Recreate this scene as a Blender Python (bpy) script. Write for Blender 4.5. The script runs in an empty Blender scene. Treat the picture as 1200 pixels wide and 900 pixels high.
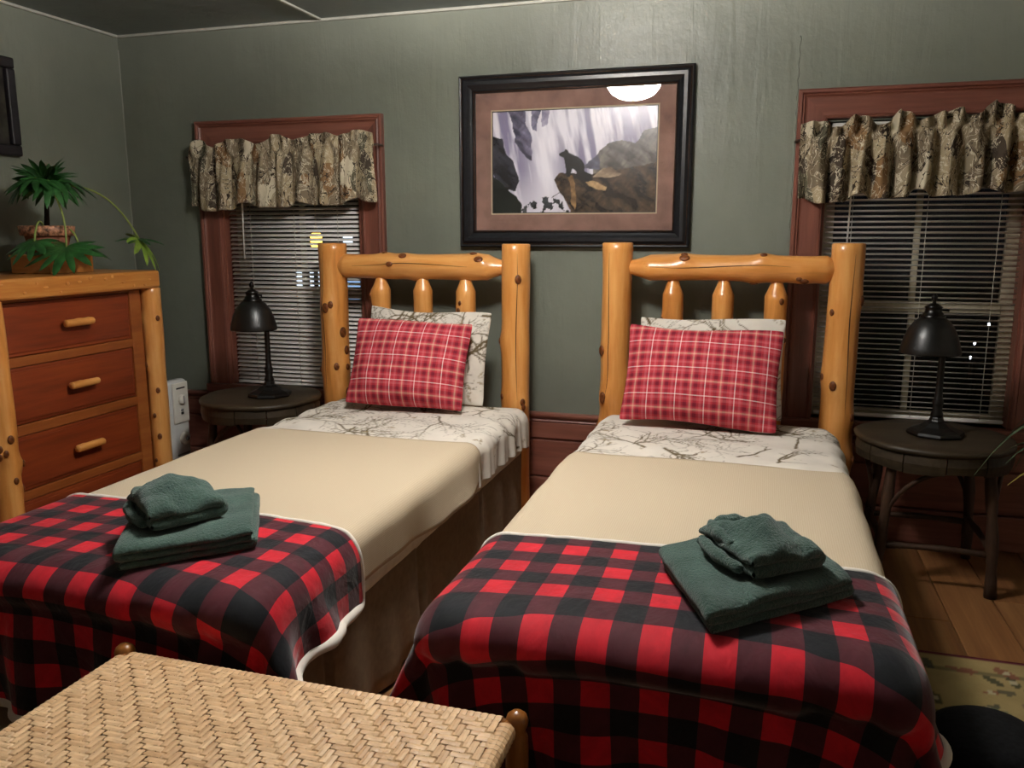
import bpy, math, random
import numpy as np

# ------------------------------------------------------------------ camera, world, light, exposure
scn = bpy.context.scene
COL = scn.collection
PI = math.pi
H = 1.38                                   # eye height
cam_d = bpy.data.cameras.new('camera'); cam = bpy.data.objects.new('camera', cam_d); COL.objects.link(cam)
cam.location = (0, 0, H)
cam.rotation_euler = (math.radians(90 - 10.3), 0, math.radians(16.83))
cam_d.sensor_width = 36; cam_d.lens = 968 / 1200 * 36; cam_d.clip_start = 0.02; cam_d.clip_end = 200
scn.camera = cam
w = bpy.data.worlds.new('night'); scn.world = w; w.use_nodes = True
w.node_tree.nodes['Background'].inputs[0].default_value = (0.02, 0.028, 0.05, 1)
w.node_tree.nodes['Background'].inputs[1].default_value = 0.03
vs = scn.view_settings
vs.view_transform = 'Standard'; vs.look = 'None'; vs.gamma = 1; vs.use_curve_mapping = False
vs.exposure = 0.22
LAMP_STRENGTH = 105.0
BULB_STRENGTH = 2200.0                       # the one lit ceiling lamp (its dome is built further down)
LAMP_COLOUR = (1.0, 0.93, 0.89)
LAMP_POS = (-0.87, 2.30, 2.45)

rnd = random.Random(7)
RS = np.random.RandomState(11)

# ------------------------------------------------------------------ node helpers
def lin(c):
    if isinstance(c, str):
        c = tuple(int(c[i:i+2], 16) for i in (0, 2, 4))
    def f(v):
        v /= 255.0
        return v / 12.92 if v <= 0.04045 else ((v + 0.055) / 1.055) ** 2.4
    return tuple(f(v) for v in c) + (1.0,)

class NT:
    def __init__(s, name, rough=0.6, spec=0.4):
        s.m = bpy.data.materials.new(name); s.m.use_nodes = True
        s.t = s.m.node_tree; s.b = s.t.nodes['Principled BSDF']
        s.b.inputs['Roughness'].default_value = rough
        s.b.inputs['Specular IOR Level'].default_value = spec
    def n(s, typ, ins=None, **props):
        nd = s.t.nodes.new(typ)
        for k, v in props.items(): setattr(nd, k, v)
        for k, v in (ins or {}).items():
            if hasattr(v, 'is_output'): s.t.links.new(v, nd.inputs[k])
            else: nd.inputs[k].default_value = v
        return nd
    def link(s, a, b): s.t.links.new(a, b)
    def math(s, op, a, b=0.0, c=0.0):
        return s.n('ShaderNodeMath', {0: a, 1: b, 2: c}, operation=op).outputs[0]
    def mix(s, f, a, b, blend='MIX'):
        nd = s.n('ShaderNodeMix', data_type='RGBA', blend_type=blend)
        for i, v in ((0, f), (6, a), (7, b)):
            if hasattr(v, 'is_output'): s.link(v, nd.inputs[i])
            else: nd.inputs[i].default_value = v
        return nd.outputs[2]
    def ramp(s, f, stops, interp='LINEAR'):
        nd = s.n('ShaderNodeValToRGB'); cr = nd.color_ramp; cr.interpolation = interp
        while len(cr.elements) > 1: cr.elements.remove(cr.elements[-1])
        for i, (p, c) in enumerate(stops):
            e = cr.elements[0] if i == 0 else cr.elements.new(p)
            e.position = p; e.color = c if len(c) == 4 else tuple(c) + (1,)
        s.link(f, nd.inputs[0]); return nd.outputs[0]
    def coord(s, kind='Object', scale=(1, 1, 1), jitter=False):
        tc = s.n('ShaderNodeTexCoord').outputs[kind]
        if jitter:
            oi = s.n('ShaderNodeObjectInfo').outputs['Random']
            k = s.math('MULTIPLY', oi, 37.0)
            tc = s.n('ShaderNodeVectorMath', {0: tc, 1: k}, operation='ADD').outputs[0]
        return s.n('ShaderNodeMapping', {'Vector': tc, 'Scale': scale}).outputs[0]
    def noise(s, vec, scale, detail=3, rough=0.55, dist=0.0, out='Fac'):
        return s.n('ShaderNodeTexNoise', {'Vector': vec, 'Scale': scale, 'Detail': detail, 'Roughness': rough, 'Distortion': dist}).outputs[out]
    def bump(s, h, strength=0.3, dist=0.01):
        b = s.n('ShaderNodeBump', {'Height': h, 'Strength': strength, 'Distance': dist})
        s.link(b.outputs[0], s.b.inputs['Normal'])
    def col(s, c):
        if hasattr(c, 'is_output'): s.link(c, s.b.inputs['Base Color'])
        else: s.b.inputs['Base Color'].default_value = c

M = {}
def plain(name, c, rough=0.6, spec=0.4, metal=0.0, nscale=0, namp=0.12, bump=0):
    t = NT(name, rough, spec); t.b.inputs['Metallic'].default_value = metal
    base = lin(c)
    if nscale:
        f = t.noise(t.coord('Object'), nscale, 4)
        d = tuple(v * (1 - namp * 2) for v in base[:3]) + (1,); l = tuple(min(1, v * (1 + namp * 2)) for v in base[:3]) + (1,)
        t.col(t.ramp(f, [(0.3, d), (0.7, l)]))
        if bump: t.bump(f, bump, 0.004)
    else: t.col(base)
    M[name] = t.m; return t

def wood(name, dark, mid, light, axis='Z', scale=6.0, stretch=0.09, rough=0.35, spec=0.5, coat=0.0, bump=0.1):
    t = NT(name, rough, spec)
    sc = [1.0, 1.0, 1.0]; sc['XYZ'.index(axis)] = stretch
    v = t.coord('Object', tuple(sc), True)
    a = t.noise(v, scale, 3, 0.55, 1.2)
    b = t.noise(v, scale * 5.5, 4, 0.65, 0.4)
    f = t.math('MULTIPLY_ADD', b, 0.45, t.math('MULTIPLY', a, 0.6))
    t.col(t.ramp(f, [(0.28, lin(dark)), (0.5, lin(mid)), (0.72, lin(light))]))
    t.b.inputs['Coat Weight'].default_value = coat; t.b.inputs['Coat Roughness'].default_value = 0.18
    if bump: t.bump(f, bump, 0.003)
    M[name] = t.m; return t

# painted plaster, slightly glossy with lumps and hairline relief
def plaster(name, c, rough=0.42):
    t = NT(name, rough, 0.5)
    v = t.coord('Object')
    big = t.noise(v, 1.1, 4, 0.6); fine = t.noise(v, 14, 5, 0.65); strk = t.noise(t.coord('Object', (1, 1, 0.12)), 9, 4, 0.6, 0.8)
    base = lin(c)
    d = tuple(x * 0.88 for x in base[:3]) + (1,); l = tuple(x * 1.12 for x in base[:3]) + (1,)
    t.col(t.ramp(big, [(0.35, d), (0.65, l)]))
    h = t.math('ADD', t.math('MULTIPLY', big, 1.2), t.math('ADD', t.math('MULTIPLY', fine, 0.22), t.math('MULTIPLY', strk, 0.35)))
    t.bump(h, 0.55, 0.02)
    M[name] = t.m
plaster('wall_paint', '757a6e')
plaster('ceiling_paint', '7c8683', 0.6)
plaster('wall_pale', 'd8d2c4', 0.6)  # for the unseen walls, made pale to bounce fill light onto the bed fronts
plain('ceiling_strip', 'a9aa9f', 0.6, nscale=20, namp=0.06)
plain('caulk', '93958a', 0.6)
wood('trim_wood_z', '5c362c', '7d4b3d', '95604f', 'Z', 9, 0.06, 0.4, 0.5)
wood('trim_wood_x', '5c362c', '7d4b3d', '95604f', 'X', 9, 0.06, 0.4, 0.5)
wood('log_z', 'a5622a', 'd78f46', 'e9ad66', 'Z', 7, 0.10, 0.32, 0.5, 0.35)
wood('log_x', 'a5622a', 'd78f46', 'e9ad66', 'X', 7, 0.10, 0.32, 0.5, 0.35)
plain('knot', '6b3a18', 0.4, nscale=60, namp=0.3)
plain('wood_crack', '3a1c0a', 0.7)
wood('dresser_dark_y', '5a2210', '7f3518', '97461f', 'Y', 8, 0.07, 0.4, 0.5, 0.1)
wood('dresser_rail_y', '7a3f18', '975225', 'ab6831', 'Y', 8, 0.07, 0.4, 0.5, 0.1)
wood('dresser_side', '6a2c14', '8a4520', 'a25a2c', 'Z', 8, 0.07, 0.4, 0.5, 0.1)
wood('dresser_top_y', '98561f', 'bd7734', 'd59850', 'Y', 8, 0.08, 0.35, 0.5, 0.25)
wood('plank_y', '52311b', '7f5430', '9c7045', 'Y', 7, 0.05, 0.45, 0.5)
wood('sash', '9a917c', 'b3aa92', 'c4bca6', 'Z', 9, 0.08, 0.5)
wood('table_paint', '231b11', '342a1c', '433625', 'X', 16, 0.05, 0.5, 0.4)
wood('twig', '22160f', '38261a', '4c3424', 'Z', 12, 0.15, 0.5, 0.4)
wood('bench_wood', '5a3213', '8a5422', 'a76b30', 'Z', 9, 0.1, 0.3, 0.5, 0.3)
wood('planter_wood', 'a35f25', 'c4803a', 'd79a55', 'X', 9, 0.1, 0.45)
plain('slat_white', 'eceae4', 0.45, 0.5)
plain('cord_white', 'cfcbbf', 0.7)
plain('lamp_black', '0e0c0a', 0.36, 0.5, nscale=30, namp=0.2)
plain('lamp_metal', '120f0c', 0.28, 0.7, 0.6)
plain('heater_white', 'c9cbc8', 0.4, 0.5, nscale=8, namp=0.03)
plain('heater_panel', 'dedbcf', 0.4, 0.5)
plain('heater_grey', '6e7070', 0.5)
plain('heater_dark', '2a2a2a', 0.5)
plain('frame_black', '15161a', 0.32, 0.55, nscale=25, namp=0.25)
plain('frame_bronze', '4a2f1e', 0.4, 0.6, 0.4, nscale=60, namp=0.4)
plain('mat_brown', '8f6f63', 0.8, 0.2, nscale=12, namp=0.12)
plain('mat_cream', 'c9b89a', 0.8, 0.2)
plain('left_frame', '1d1a1f', 0.45, 0.5, nscale=15, namp=0.3)
plain('left_canvas', '33302a', 0.6, 0.3, nscale=14, namp=0.4)
plain('brass', '9a7a42', 0.3, 0.6, 0.9)
plain('terracotta', '8f5a44', 0.7, 0.3, nscale=25, namp=0.15)
plain('pot_rim', 'a37458', 0.5, 0.4, nscale=70, namp=0.5)
plain('soil', '221912', 0.95, 0.1, nscale=60, namp=0.4)
plain('leaf_green', '2c5a2a', 0.35, 0.5, nscale=18, namp=0.25)
plain('leaf_light', '7c9a3a', 0.4, 0.5, nscale=18, namp=0.2)
plain('leaf_stem', '86954c', 0.5, 0.4)
plain('spider_green', '45573c', 0.45, 0.4, nscale=20, namp=0.3)
plain('spider_yellow', '7d7030', 0.5, 0.4)
plain('plant_pot_dark', '2b2622', 0.6, nscale=10, namp=0.2)
plain('pouf_black', '101012', 0.9, 0.2, nscale=80, namp=0.3, bump=0.3)
plain('mattress_ticking', 'd8d2c4', 0.9, 0.1, nscale=30, namp=0.04)
plain('skirt', '7d6a55', 0.85, 0.15, nscale=40, namp=0.06)
plain('curtain_rod', '3b2a20', 0.4, 0.5)
plain('night_ground', '14170f', 0.95, 0.1, nscale=1.5, namp=0.3)
plain('house_wall', '2b2c30', 0.9, 0.1, nscale=3, namp=0.15)
plain('house_roof', '1a1a1c', 0.9, 0.1, nscale=3, namp=0.2)
plain('post_dark', '161616', 0.6)
def emit(name, c, s):
    t = NT(name); t.col((0.8, 0.8, 0.8, 1)); t.b.inputs['Emission Color'].default_value = c; t.b.inputs['Emission Strength'].default_value = s
    M[name] = t.m
emit('lamp_dome', LAMP_COLOUR + (1,), LAMP_STRENGTH)
emit('lamp_bulb', LAMP_COLOUR + (1,), BULB_STRENGTH)
emit('lantern_glow', (1.0, 0.62, 0.08, 1), 5.0)
emit('window_blue', (0.35, 0.62, 1.0, 1), 0.9)
emit('window_pale', (0.7, 0.85, 1.0, 1), 1.6)
emit('far_bulb', (0.85, 0.92, 1.0, 1), 6.0)

def glass(name, rough=0.02, tint=(1, 1, 1, 1)):
    t = NT(name); nt = t.t
    out = nt.nodes['Material Output']; nt.nodes.remove(t.b)
    tr = nt.nodes.new('ShaderNodeBsdfTransparent'); tr.inputs[0].default_value = tint
    gl = nt.nodes.new('ShaderNodeBsdfGlossy'); gl.inputs['Roughness'].default_value = rough
    fr = nt.nodes.new('ShaderNodeFresnel'); fr.inputs[0].default_value = 1.5
    mx = nt.nodes.new('ShaderNodeMixShader')
    nt.links.new(fr.outputs[0], mx.inputs[0]); nt.links.new(tr.outputs[0], mx.inputs[1]); nt.links.new(gl.outputs[0], mx.inputs[2])
    nt.links.new(mx.outputs[0], out.inputs[0]); M[name] = t.m
glass('window_glass'); glass('picture_glass', 0.015)

# red and black buffalo check from cloth coordinates in metres
def buffalo():
    t = NT('buffalo_plaid', 0.75, 0.25)
    uv = t.n('ShaderNodeSeparateXYZ', {0: t.n('ShaderNodeTexCoord').outputs['UV']})
    wob = t.noise(t.coord('UV'), 6, 2)
    def band(o):
        a = t.math('MULTIPLY_ADD', wob, 0.01, o)
        return t.math('GREATER_THAN', t.math('FRACT', t.math('DIVIDE', a, 0.118)), 0.5)
    s = t.math('MULTIPLY', t.math('ADD', band(uv.outputs[0]), band(uv.outputs[1])), 0.5)
    c = t.ramp(s, [(0.0, lin('c8182a')), (0.3, lin('4d1a24')), (0.8, lin('0d1016'))], 'CONSTANT')
    pile = t.noise(t.coord('UV'), 15, 5, 0.65, 0.6)
    c = t.mix(0.6, c, t.ramp(pile, [(0.3, (0.6, 0.6, 0.6, 1)), (0.7, (1.3, 1.25, 1.25, 1))]), 'MULTIPLY')
    t.col(c)
    t.b.inputs['Sheen Weight'].default_value = 0.25; t.b.inputs['Sheen Roughness'].default_value = 0.4
    t.bump(t.math('ADD', t.noise(t.coord('UV'), 11, 3, 0.5, 0.8), t.math('MULTIPLY', t.noise(t.coord('UV'), 90, 3), 0.12)), 0.55, 0.012)
    M['buffalo'] = t.m
buffalo()
t = NT('sherpa', 0.95, 0.1); f = t.noise(t.coord('UV'), 90, 4, 0.6)
t.col(t.ramp(f, [(0.3, lin('c4bbac')), (0.6, lin('f0eae0'))])); t.bump(f, 0.9, 0.006); M['sherpa'] = t.m

def towel_mat():
    t = NT('towel_terry', 0.95, 0.1); v = t.coord('Object')
    f = t.noise(v, 150, 3, 0.75); g = t.noise(v, 14, 3)
    c = t.ramp(g, [(0.3, lin('3b534b')), (0.7, lin('4f6a60'))])
    t.col(t.mix(0.45, c, t.ramp(f, [(0.3, (0.5, 0.5, 0.5, 1)), (0.7, (1.3, 1.3, 1.3, 1))]), 'MULTIPLY'))
    t.b.inputs['Sheen Weight'].default_value = 0.3
    t.bump(f, 1.0, 0.008); M['towel'] = t.m
towel_mat()

def spread_mat():
    t = NT('cream_waffle', 0.9, 0.1)
    uv = t.coord('UV')
    a = t.n('ShaderNodeTexWave', {'Vector': uv, 'Scale': 52.0, 'Distortion': 1.5}, bands_direction='X').outputs['Fac']
    b = t.n('ShaderNodeTexWave', {'Vector': uv, 'Scale': 52.0, 'Distortion': 1.5}, bands_direction='Y').outputs['Fac']
    h = t.math('MULTIPLY', a, b)
    t.col(t.ramp(h, [(0.0, lin('bfae94')), (0.6, lin('c8b89f'))]))
    t.bump(h, 0.22, 0.003); M['spread'] = t.m
spread_mat()

def flannel(name='flannel', per=0.118):
    t = NT(name, 0.9, 0.1)
    uv = t.n('ShaderNodeSeparateXYZ', {0: t.n('ShaderNodeTexCoord').outputs['UV']})
    R_, D_, P_, T_, W_ = lin('b83a44'), lin('7a2433'), lin('c9646a'), lin('d9b095'), lin('f3ebe6')
    st = [(0.0, W_), (0.035, R_), (0.16, P_), (0.24, R_), (0.30, D_), (0.42, R_), (0.47, P_), (0.515, T_), (0.56, P_), (0.60, R_), (0.64, D_), (0.76, R_), (0.84, P_), (0.93, R_)]
    a = t.ramp(t.math('FRACT', t.math('DIVIDE', uv.outputs[0], per)), st, 'CONSTANT')
    b = t.ramp(t.math('FRACT', t.math('DIVIDE', uv.outputs[1], per * 0.98)), st, 'CONSTANT')
    c = t.mix(0.5, a, b)
    t.col(t.mix(0.3, c, t.ramp(t.noise(t.coord('UV'), 40, 3), [(0.3, (0.7, 0.7, 0.7, 1)), (0.7, (1.15, 1.1, 1.1, 1))]), 'MULTIPLY'))
    t.bump(t.noise(t.coord('UV'), 90, 2), 0.15, 0.003); M[name] = t.m
flannel()

def camo(name):
    t = NT(name, 0.85, 0.15)
    v0 = t.coord('UV', (0.55, 0.36, 1))
    warp = t.noise(v0, 13, 3, 0.6, 0, 'Color')
    v = t.n('ShaderNodeVectorMath', {0: v0, 1: t.n('ShaderNodeVectorMath', {0: warp, 1: (0.055, 0.055, 0)}, operation='MULTIPLY').outputs[0]}, operation='ADD').outputs[0]
    vor = t.n('ShaderNodeTexVoronoi', {'Vector': v, 'Scale': 26.0, 'Randomness': 1.0}).outputs['Color']
    k = t.n('ShaderNodeSeparateColor', {0: vor}).outputs[0]
    c = t.ramp(k, [(0.0, lin('4a4036')), (0.12, lin('7d705c')), (0.38, lin('978a72')), (0.58, lin('a8997c')), (0.74, lin('86694a')), (0.84, lin('5d5a4a')), (0.90, lin('c9bfa6'))], 'CONSTANT')
    n1 = t.noise(v, 30, 4, 0.6, 2.0)
    rid = t.math('ABSOLUTE', t.math('SUBTRACT', n1, 0.5))
    c = t.mix(t.math('LESS_THAN', rid, 0.016), c, lin('d2c8b0'))
    n2 = t.noise(v, 22, 3, 0.6, 1.5)
    rid2 = t.math('ABSOLUTE', t.math('SUBTRACT', n2, 0.46))
    c = t.mix(t.math('LESS_THAN', rid2, 0.013), c, lin('3a322a'))
    t.col(c); t.bump(t.noise(v, 60, 2), 0.1, 0.003); M[name] = t.m
camo('camo')

# painted-on prints live in a colour attribute of the cloth or paper itself
def attr_mat(name, rough, spec):
    t = NT(name, rough, spec)
    t.col(t.n('ShaderNodeVertexColor', layer_name='print').outputs[0]); M[name] = t.m; return t
t = attr_mat('branch_print', 0.9, 0.1); t.bump(t.noise(t.coord('Object'), 30, 3), 0.15, 0.006)
attr_mat('art_print', 0.27, 0.9)
t = attr_mat('rug_print', 0.95, 0.05); t.bump(t.noise(t.coord('Object'), 150, 2), 0.4, 0.004)

t = NT('cane', 0.45, 0.4)
oi = t.n('ShaderNodeObjectInfo').outputs['Random']
f = t.noise(t.coord('UV', (1, 1, 1), True), 30, 3)
c = t.mix(oi, lin('d8b083'), lin('f0cda0'))
t.col(t.mix(0.5, c, t.ramp(f, [(0.3, (0.62, 0.55, 0.5, 1)), (0.7, (1.15, 1.1, 1.05, 1))]), 'MULTIPLY')); M['cane'] = t.m

# ------------------------------------------------------------------ object helpers
def link(o, parent=None):
    COL.objects.link(o)
    if parent is not None: o.parent = parent
    return o
def thing(name, label, cat, loc=(0, 0, 0), rotz=0.0, group=None):
    o = bpy.data.objects.new(name, None); link(o); o.location = loc; o.rotation_euler = (0, 0, rotz)
    o.empty_display_size = 0.1
    return tag(o, label, cat, group)
def tag(o, label, cat=None, group=None):
    o['label'] = label
    if cat: o['category'] = cat
    if group: o['group'] = group
    return o
def struct(o): o['kind'] = 'structure'; return o
def obj(name, geo, mat, parent=None, smooth=True, loc=None, rot=None, bevel=0, subsurf=0, uv=None, colors=None):
    V, F = geo[0], geo[1]
    me = bpy.data.meshes.new(name)
    me.from_pydata([tuple(map(float, v)) for v in V], [], [tuple(int(i) for i in f) for f in F])
    me.materials.append(M[mat] if isinstance(mat, str) else mat)
    if smooth: me.polygons.foreach_set('use_smooth', [True] * len(me.polygons))
    if uv is None and len(geo) > 2: uv = geo[2]
    if uv is not None:
        l = me.uv_layers.new(name='UVMap')
        vi = np.zeros(len(me.loops), dtype=np.int32); me.loops.foreach_get('vertex_index', vi)
        l.data.foreach_set('uv', np.asarray(uv, dtype=np.float32)[vi].ravel())
    if colors is not None:
        a = me.color_attributes.new('print', 'FLOAT_COLOR', 'POINT')
        a.data.foreach_set('color', np.asarray(colors, dtype=np.float32).ravel())
    me.validate(); me.update()
    o = bpy.data.objects.new(name, me); link(o, parent)
    if loc is not None: o.location = loc
    if rot is not None: o.rotation_euler = rot
    if bevel:
        b = o.modifiers.new('bevel', 'BEVEL'); b.width = bevel; b.segments = 2; b.limit_method = 'ANGLE'; b.angle_limit = math.radians(50)
        if smooth: pass
    if subsurf:
        s = o.modifiers.new('sub', 'SUBSURF'); s.levels = subsurf; s.render_levels = subsurf
    return o
def inst(o, parent, loc=None, rot=None, name=None):
    c = o.copy(); link(c, parent)
    if loc is not None: c.location = loc
    if rot is not None: c.rotation_euler = rot
    return c
def join(*gs):
    V = []; F = []; k = 0
    for g in gs:
        V += [tuple(v) for v in g[0]]; F += [tuple(i + k for i in f) for f in g[1]]; k = len(V)
    return V, F
def box(x0, x1, y0, y1, z0, z1):
    V = [(x, y, z) for z in (z0, z1) for y in (y0, y1) for x in (x0, x1)]
    F = [(0, 2, 3, 1), (4, 5, 7, 6), (0, 1, 5, 4), (2, 6, 7, 3), (0, 4, 6, 2), (1, 3, 7, 5)]
    return V, F
def lathe(prof, n=24, cap=True, c=(0, 0, 0)):
    V = []; F = []
    for r, z in prof:
        for k in range(n):
            a = 2 * PI * k / n; V.append((c[0] + r * math.cos(a), c[1] + r * math.sin(a), c[2] + z))
    m = len(prof)
    for i in range(m - 1):
        for k in range(n):
            a = i * n + k; b = i * n + (k + 1) % n
            F.append((a, b, b + n, a + n))
    if cap:
        F.append(tuple(reversed(range(n)))); F.append(tuple(range((m - 1) * n, m * n)))
    return V, F
def tube(path, rad, n=8, cap=True):
    P = np.array(path, float); m = len(P)
    R = [rad] * m if not hasattr(rad, '__len__') else rad
    T = np.gradient(P, axis=0); T /= np.linalg.norm(T, axis=1)[:, None] + 1e-12
    up = np.array([0, 0, 1.0]) if abs(T[0][2]) < 0.9 else np.array([1.0, 0, 0])
    V = []; F = []
    u = np.cross(up, T[0]); u /= np.linalg.norm(u)
    for i in range(m):
        u = u - T[i] * (u @ T[i]); u /= np.linalg.norm(u) + 1e-12
        v = np.cross(T[i], u)
        for k in range(n):
            a = 2 * PI * k / n
            V.append(tuple(P[i] + R[i] * (math.cos(a) * u + math.sin(a) * v)))
    for i in range(m - 1):
        for k in range(n):
            a = i * n + k; b = i * n + (k + 1) % n
            F.append((a, b, b + n, a + n))
    if cap:
        F.append(tuple(reversed(range(n)))); F.append(tuple(range((m - 1) * n, m * n)))
    return V, F
def gridfaces(nu, nv, off=0, flip=False):
    F = []
    for j in range(nv - 1):
        for i in range(nu - 1):
            a = off + j * nu + i
            F.append((a, a + 1, a + nu + 1, a + nu) if not flip else (a, a + nu, a + nu + 1, a + 1))
    return F
def bez(p0, p1, p2, n=14):
    p0, p1, p2 = map(np.array, (p0, p1, p2))
    return [tuple((1 - t) ** 2 * p0 + 2 * t * (1 - t) * p1 + t * t * p2) for t in np.linspace(0, 1, n)]
def ellipsoid(rx, ry, rz, n=10, m=6, c=(0, 0, 0)):
    V, F = lathe([(math.sin(PI * i / m) if 0 < i < m else 0.02, -math.cos(PI * i / m)) for i in range(m + 1)], n)
    return [(c[0] + x * rx, c[1] + y * ry, c[2] + z * rz) for x, y, z in V], F

# value noise on arrays
class VN:
    def __init__(s, seed): s.g = np.random.RandomState(seed).rand(64, 64)
    def __call__(s, x, y):
        x = np.asarray(x, float); y = np.asarray(y, float)
        xi = np.floor(x).astype(int); yi = np.floor(y).astype(int); fx = x - xi; fy = y - yi
        fx = fx * fx * (3 - 2 * fx); fy = fy * fy * (3 - 2 * fy)
        g = s.g; a = g[xi % 64, yi % 64]; b = g[(xi + 1) % 64, yi % 64]; c = g[xi % 64, (yi + 1) % 64]; d = g[(xi + 1) % 64, (yi + 1) % 64]
        return (a * (1 - fx) + b * fx) * (1 - fy) + (c * (1 - fx) + d * fx) * fy
    def fbm(s, x, y, o=4):
        r = 0; k = 0.5
        for i in range(o): r = r + k * s(x * 2 ** i + 7.3 * i, y * 2 ** i + 3.1 * i); k *= 0.5
        return r

# a peeled log along local Z from 0 to L, lumpy, with shaped ends; returns geometry and knot places
RADF = []
def log_geo(L, r, seed, lump=0.05, n=22, m=26, ends=(None, None), knots=4, taper=0.0, bow=0.0):
    R = np.random.RandomState(seed)
    ph = R.rand(12) * 6.28
    kn = [(-PI / 2 + R.uniform(-1.5, 1.5), L * (0.12 + 0.76 * R.rand()), 0.10 + 0.12 * R.rand()) for _ in range(knots)]
    zs = list(np.linspace(0, L, m))
    V = []; F = []
    def rad(th, z):
        b = r * (1 - taper * z / L)
        b *= 1 + lump * (0.5 * math.sin(2 * th + ph[0] + 3 * z) + 0.35 * math.sin(3 * th + ph[1] - 5 * z) + 0.5 * math.sin(7 * z + ph[2]) * math.sin(th + ph[3]) + 0.3 * math.sin(17 * z + ph[4]))
        for tk, zk, ak in kn:
            d = math.atan2(math.sin(th - tk), math.cos(th - tk)) * r
            b += r * ak * math.exp(-(d * d + (z - zk) ** 2) / (2 * (0.42 * r) ** 2))
        for e, z0 in ((ends[0], 0), (ends[1], L)):
            if e:
                ln, rt = e; q = abs(z - z0)
                if q < ln:
                    s = (q / ln) ** 1.15; b = rt + (b - rt) * s
        return b
    RADF.append(rad)
    if ends[0]: zs = sorted(set(zs + list(np.linspace(0, ends[0][0], 5))))
    if ends[1]: zs = sorted(set(zs + list(np.linspace(L - ends[1][0], L, 5))))
    m = len(zs)
    for z in zs:
        ox = bow * math.sin(PI * z / L)
        for k in range(n):
            th = 2 * PI * k / n; q = rad(th, z)
            V.append((ox + q * math.cos(th), q * math.sin(th), z))
    for i in range(m - 1):
        for k in range(n):
            a = i * n + k; b = i * n + (k + 1) % n
            F.append((a, b, b + n, a + n))
    # slightly rounded cut ends
    c0 = len(V)
    for base, zz, s in ((0, zs[0], -1), ((m - 1) * n, zs[-1], 1)):
        st = len(V)
        for k in range(n):
            x, y, z = V[base + k]; V.append((x * 0.9, y * 0.9, z + s * 0.004))
        for k in range(n):
            a = base + k; b = base + (k + 1) % n; c = st + (k + 1) % n; d = st + k
            F.append((a, d, c, b) if s < 0 else (a, b, c, d))
        F.append(tuple(st + k for k in (reversed(range(n)) if s < 0 else range(n))))
    return (V, F), [(tk, zk, rad(tk, zk)) for tk, zk, ak in kn]
def log(name, L, r, seed, mat, parent, loc, rot=(0, 0, 0), knots=4, crack=False, **kw):
    g, kn = log_geo(L, r, seed, knots=knots, **kw)
    o = obj(name, g, mat, parent, loc=loc, rot=rot)
    R = np.random.RandomState(seed + 99)
    if crack:
        c0, c1, th0, wv_ = crack
        pts = [(0.997 * q * math.cos(th), 0.997 * q * math.sin(th), z) for z in np.linspace(L * c0, L * c1, 30) for th in [th0 + wv_ * math.sin(9 * z + seed)] for q in [kw['_rad'](th, z) if '_rad' in kw else RADF[-1](th, z)]]
        obj('crack', tube(pts, [0.0018 * math.sin(PI * (k + 0.6) / 30.2) + 0.0003 for k in range(30)], 6), 'wood_crack', o)
    for tk, zk, q in kn:
        s = r * (0.16 + 0.14 * R.rand())
        obj('knot', ellipsoid(0.006, s, s * 1.35, 10, 6), 'knot', o, loc=(q * math.cos(tk) * 0.985, q * math.sin(tk) * 0.985, zk), rot=(0, 0, tk))
    return o

# ------------------------------------------------------------------ the room
XL, XR, YB, YF, ZC = -3.466, 2.25, 3.97, -1.5, 2.45
WIN = [(-2.86, -2.02, 0.545, 1.86), (0.23, 1.055, 0.545, 1.86)]      # openings (x0, x1, z0, z1)
def wall_back():
    gs = []; xs = [XL - 0.1]
    for x0, x1, z0, z1 in WIN:
        gs.append(box(xs[-1], x0, YB, YB + 0.16, 0, ZC)); gs.append(box(x0, x1, YB, YB + 0.16, 0, z0)); gs.append(box(x0, x1, YB, YB + 0.16, z1, ZC)); xs.append(x1)
    gs.append(box(xs[-1], XR + 0.1, YB, YB + 0.16, 0, ZC))
    return join(*gs)
wb = struct(obj('wall_back', wall_back(), 'wall_paint', smooth=False))
# an old plaster seam beside the right window
def relief(path, r): return tube(path, r, 6)
R = np.random.RandomState(3)
seam = [(0.098 + 0.003 * math.sin(1.3 * k) + 0.002 * R.rand(), YB + 0.0005, 2.22 - 0.014 * k) for k in range(60)]
obj('plaster_seam', relief(seam, [0.0018 + 0.0022 * R.rand() for _ in seam]), 'wall_paint', wb)
struct(obj('wall_left', box(XL - 0.1, XL, YF, YB, 0, ZC), 'wall_paint', smooth=False))
struct(obj('wall_right', box(XR, XR + 0.1, YF, YB, 0, ZC), 'wall_pale', smooth=False))
struct(obj('wall_front', box(XL - 0.1, XR + 0.1, YF - 0.1, YF, 0, ZC), 'wall_pale', smooth=False))
struct(obj('ceiling', box(XL - 0.1, XR + 0.1, YF - 0.1, YB + 0.16, ZC, ZC + 0.1), 'ceiling_paint', smooth=False))
struct(obj('trim_1', box(XL, XR, YB - 0.014, YB, ZC - 0.014, ZC), 'ceiling_strip', smooth=False, bevel=0.003))
struct(obj('trim_2', box(XL, XL + 0.014, YF, YB - 0.014, ZC - 0.014, ZC), 'ceiling_strip', smooth=False, bevel=0.003))
struct(obj('trim_3', box(-2.218, -2.200, YF, YB - 0.014, ZC - 0.010, ZC), 'ceiling_strip', smooth=False, bevel=0.003))
struct(obj('trim_4', tube([(XL + 0.001 + 0.002 * math.sin(3 * k), YB - 0.001, 0.5 + 0.075 * k) for k in range(26)], 0.0032, 6), 'caulk'))
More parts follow.
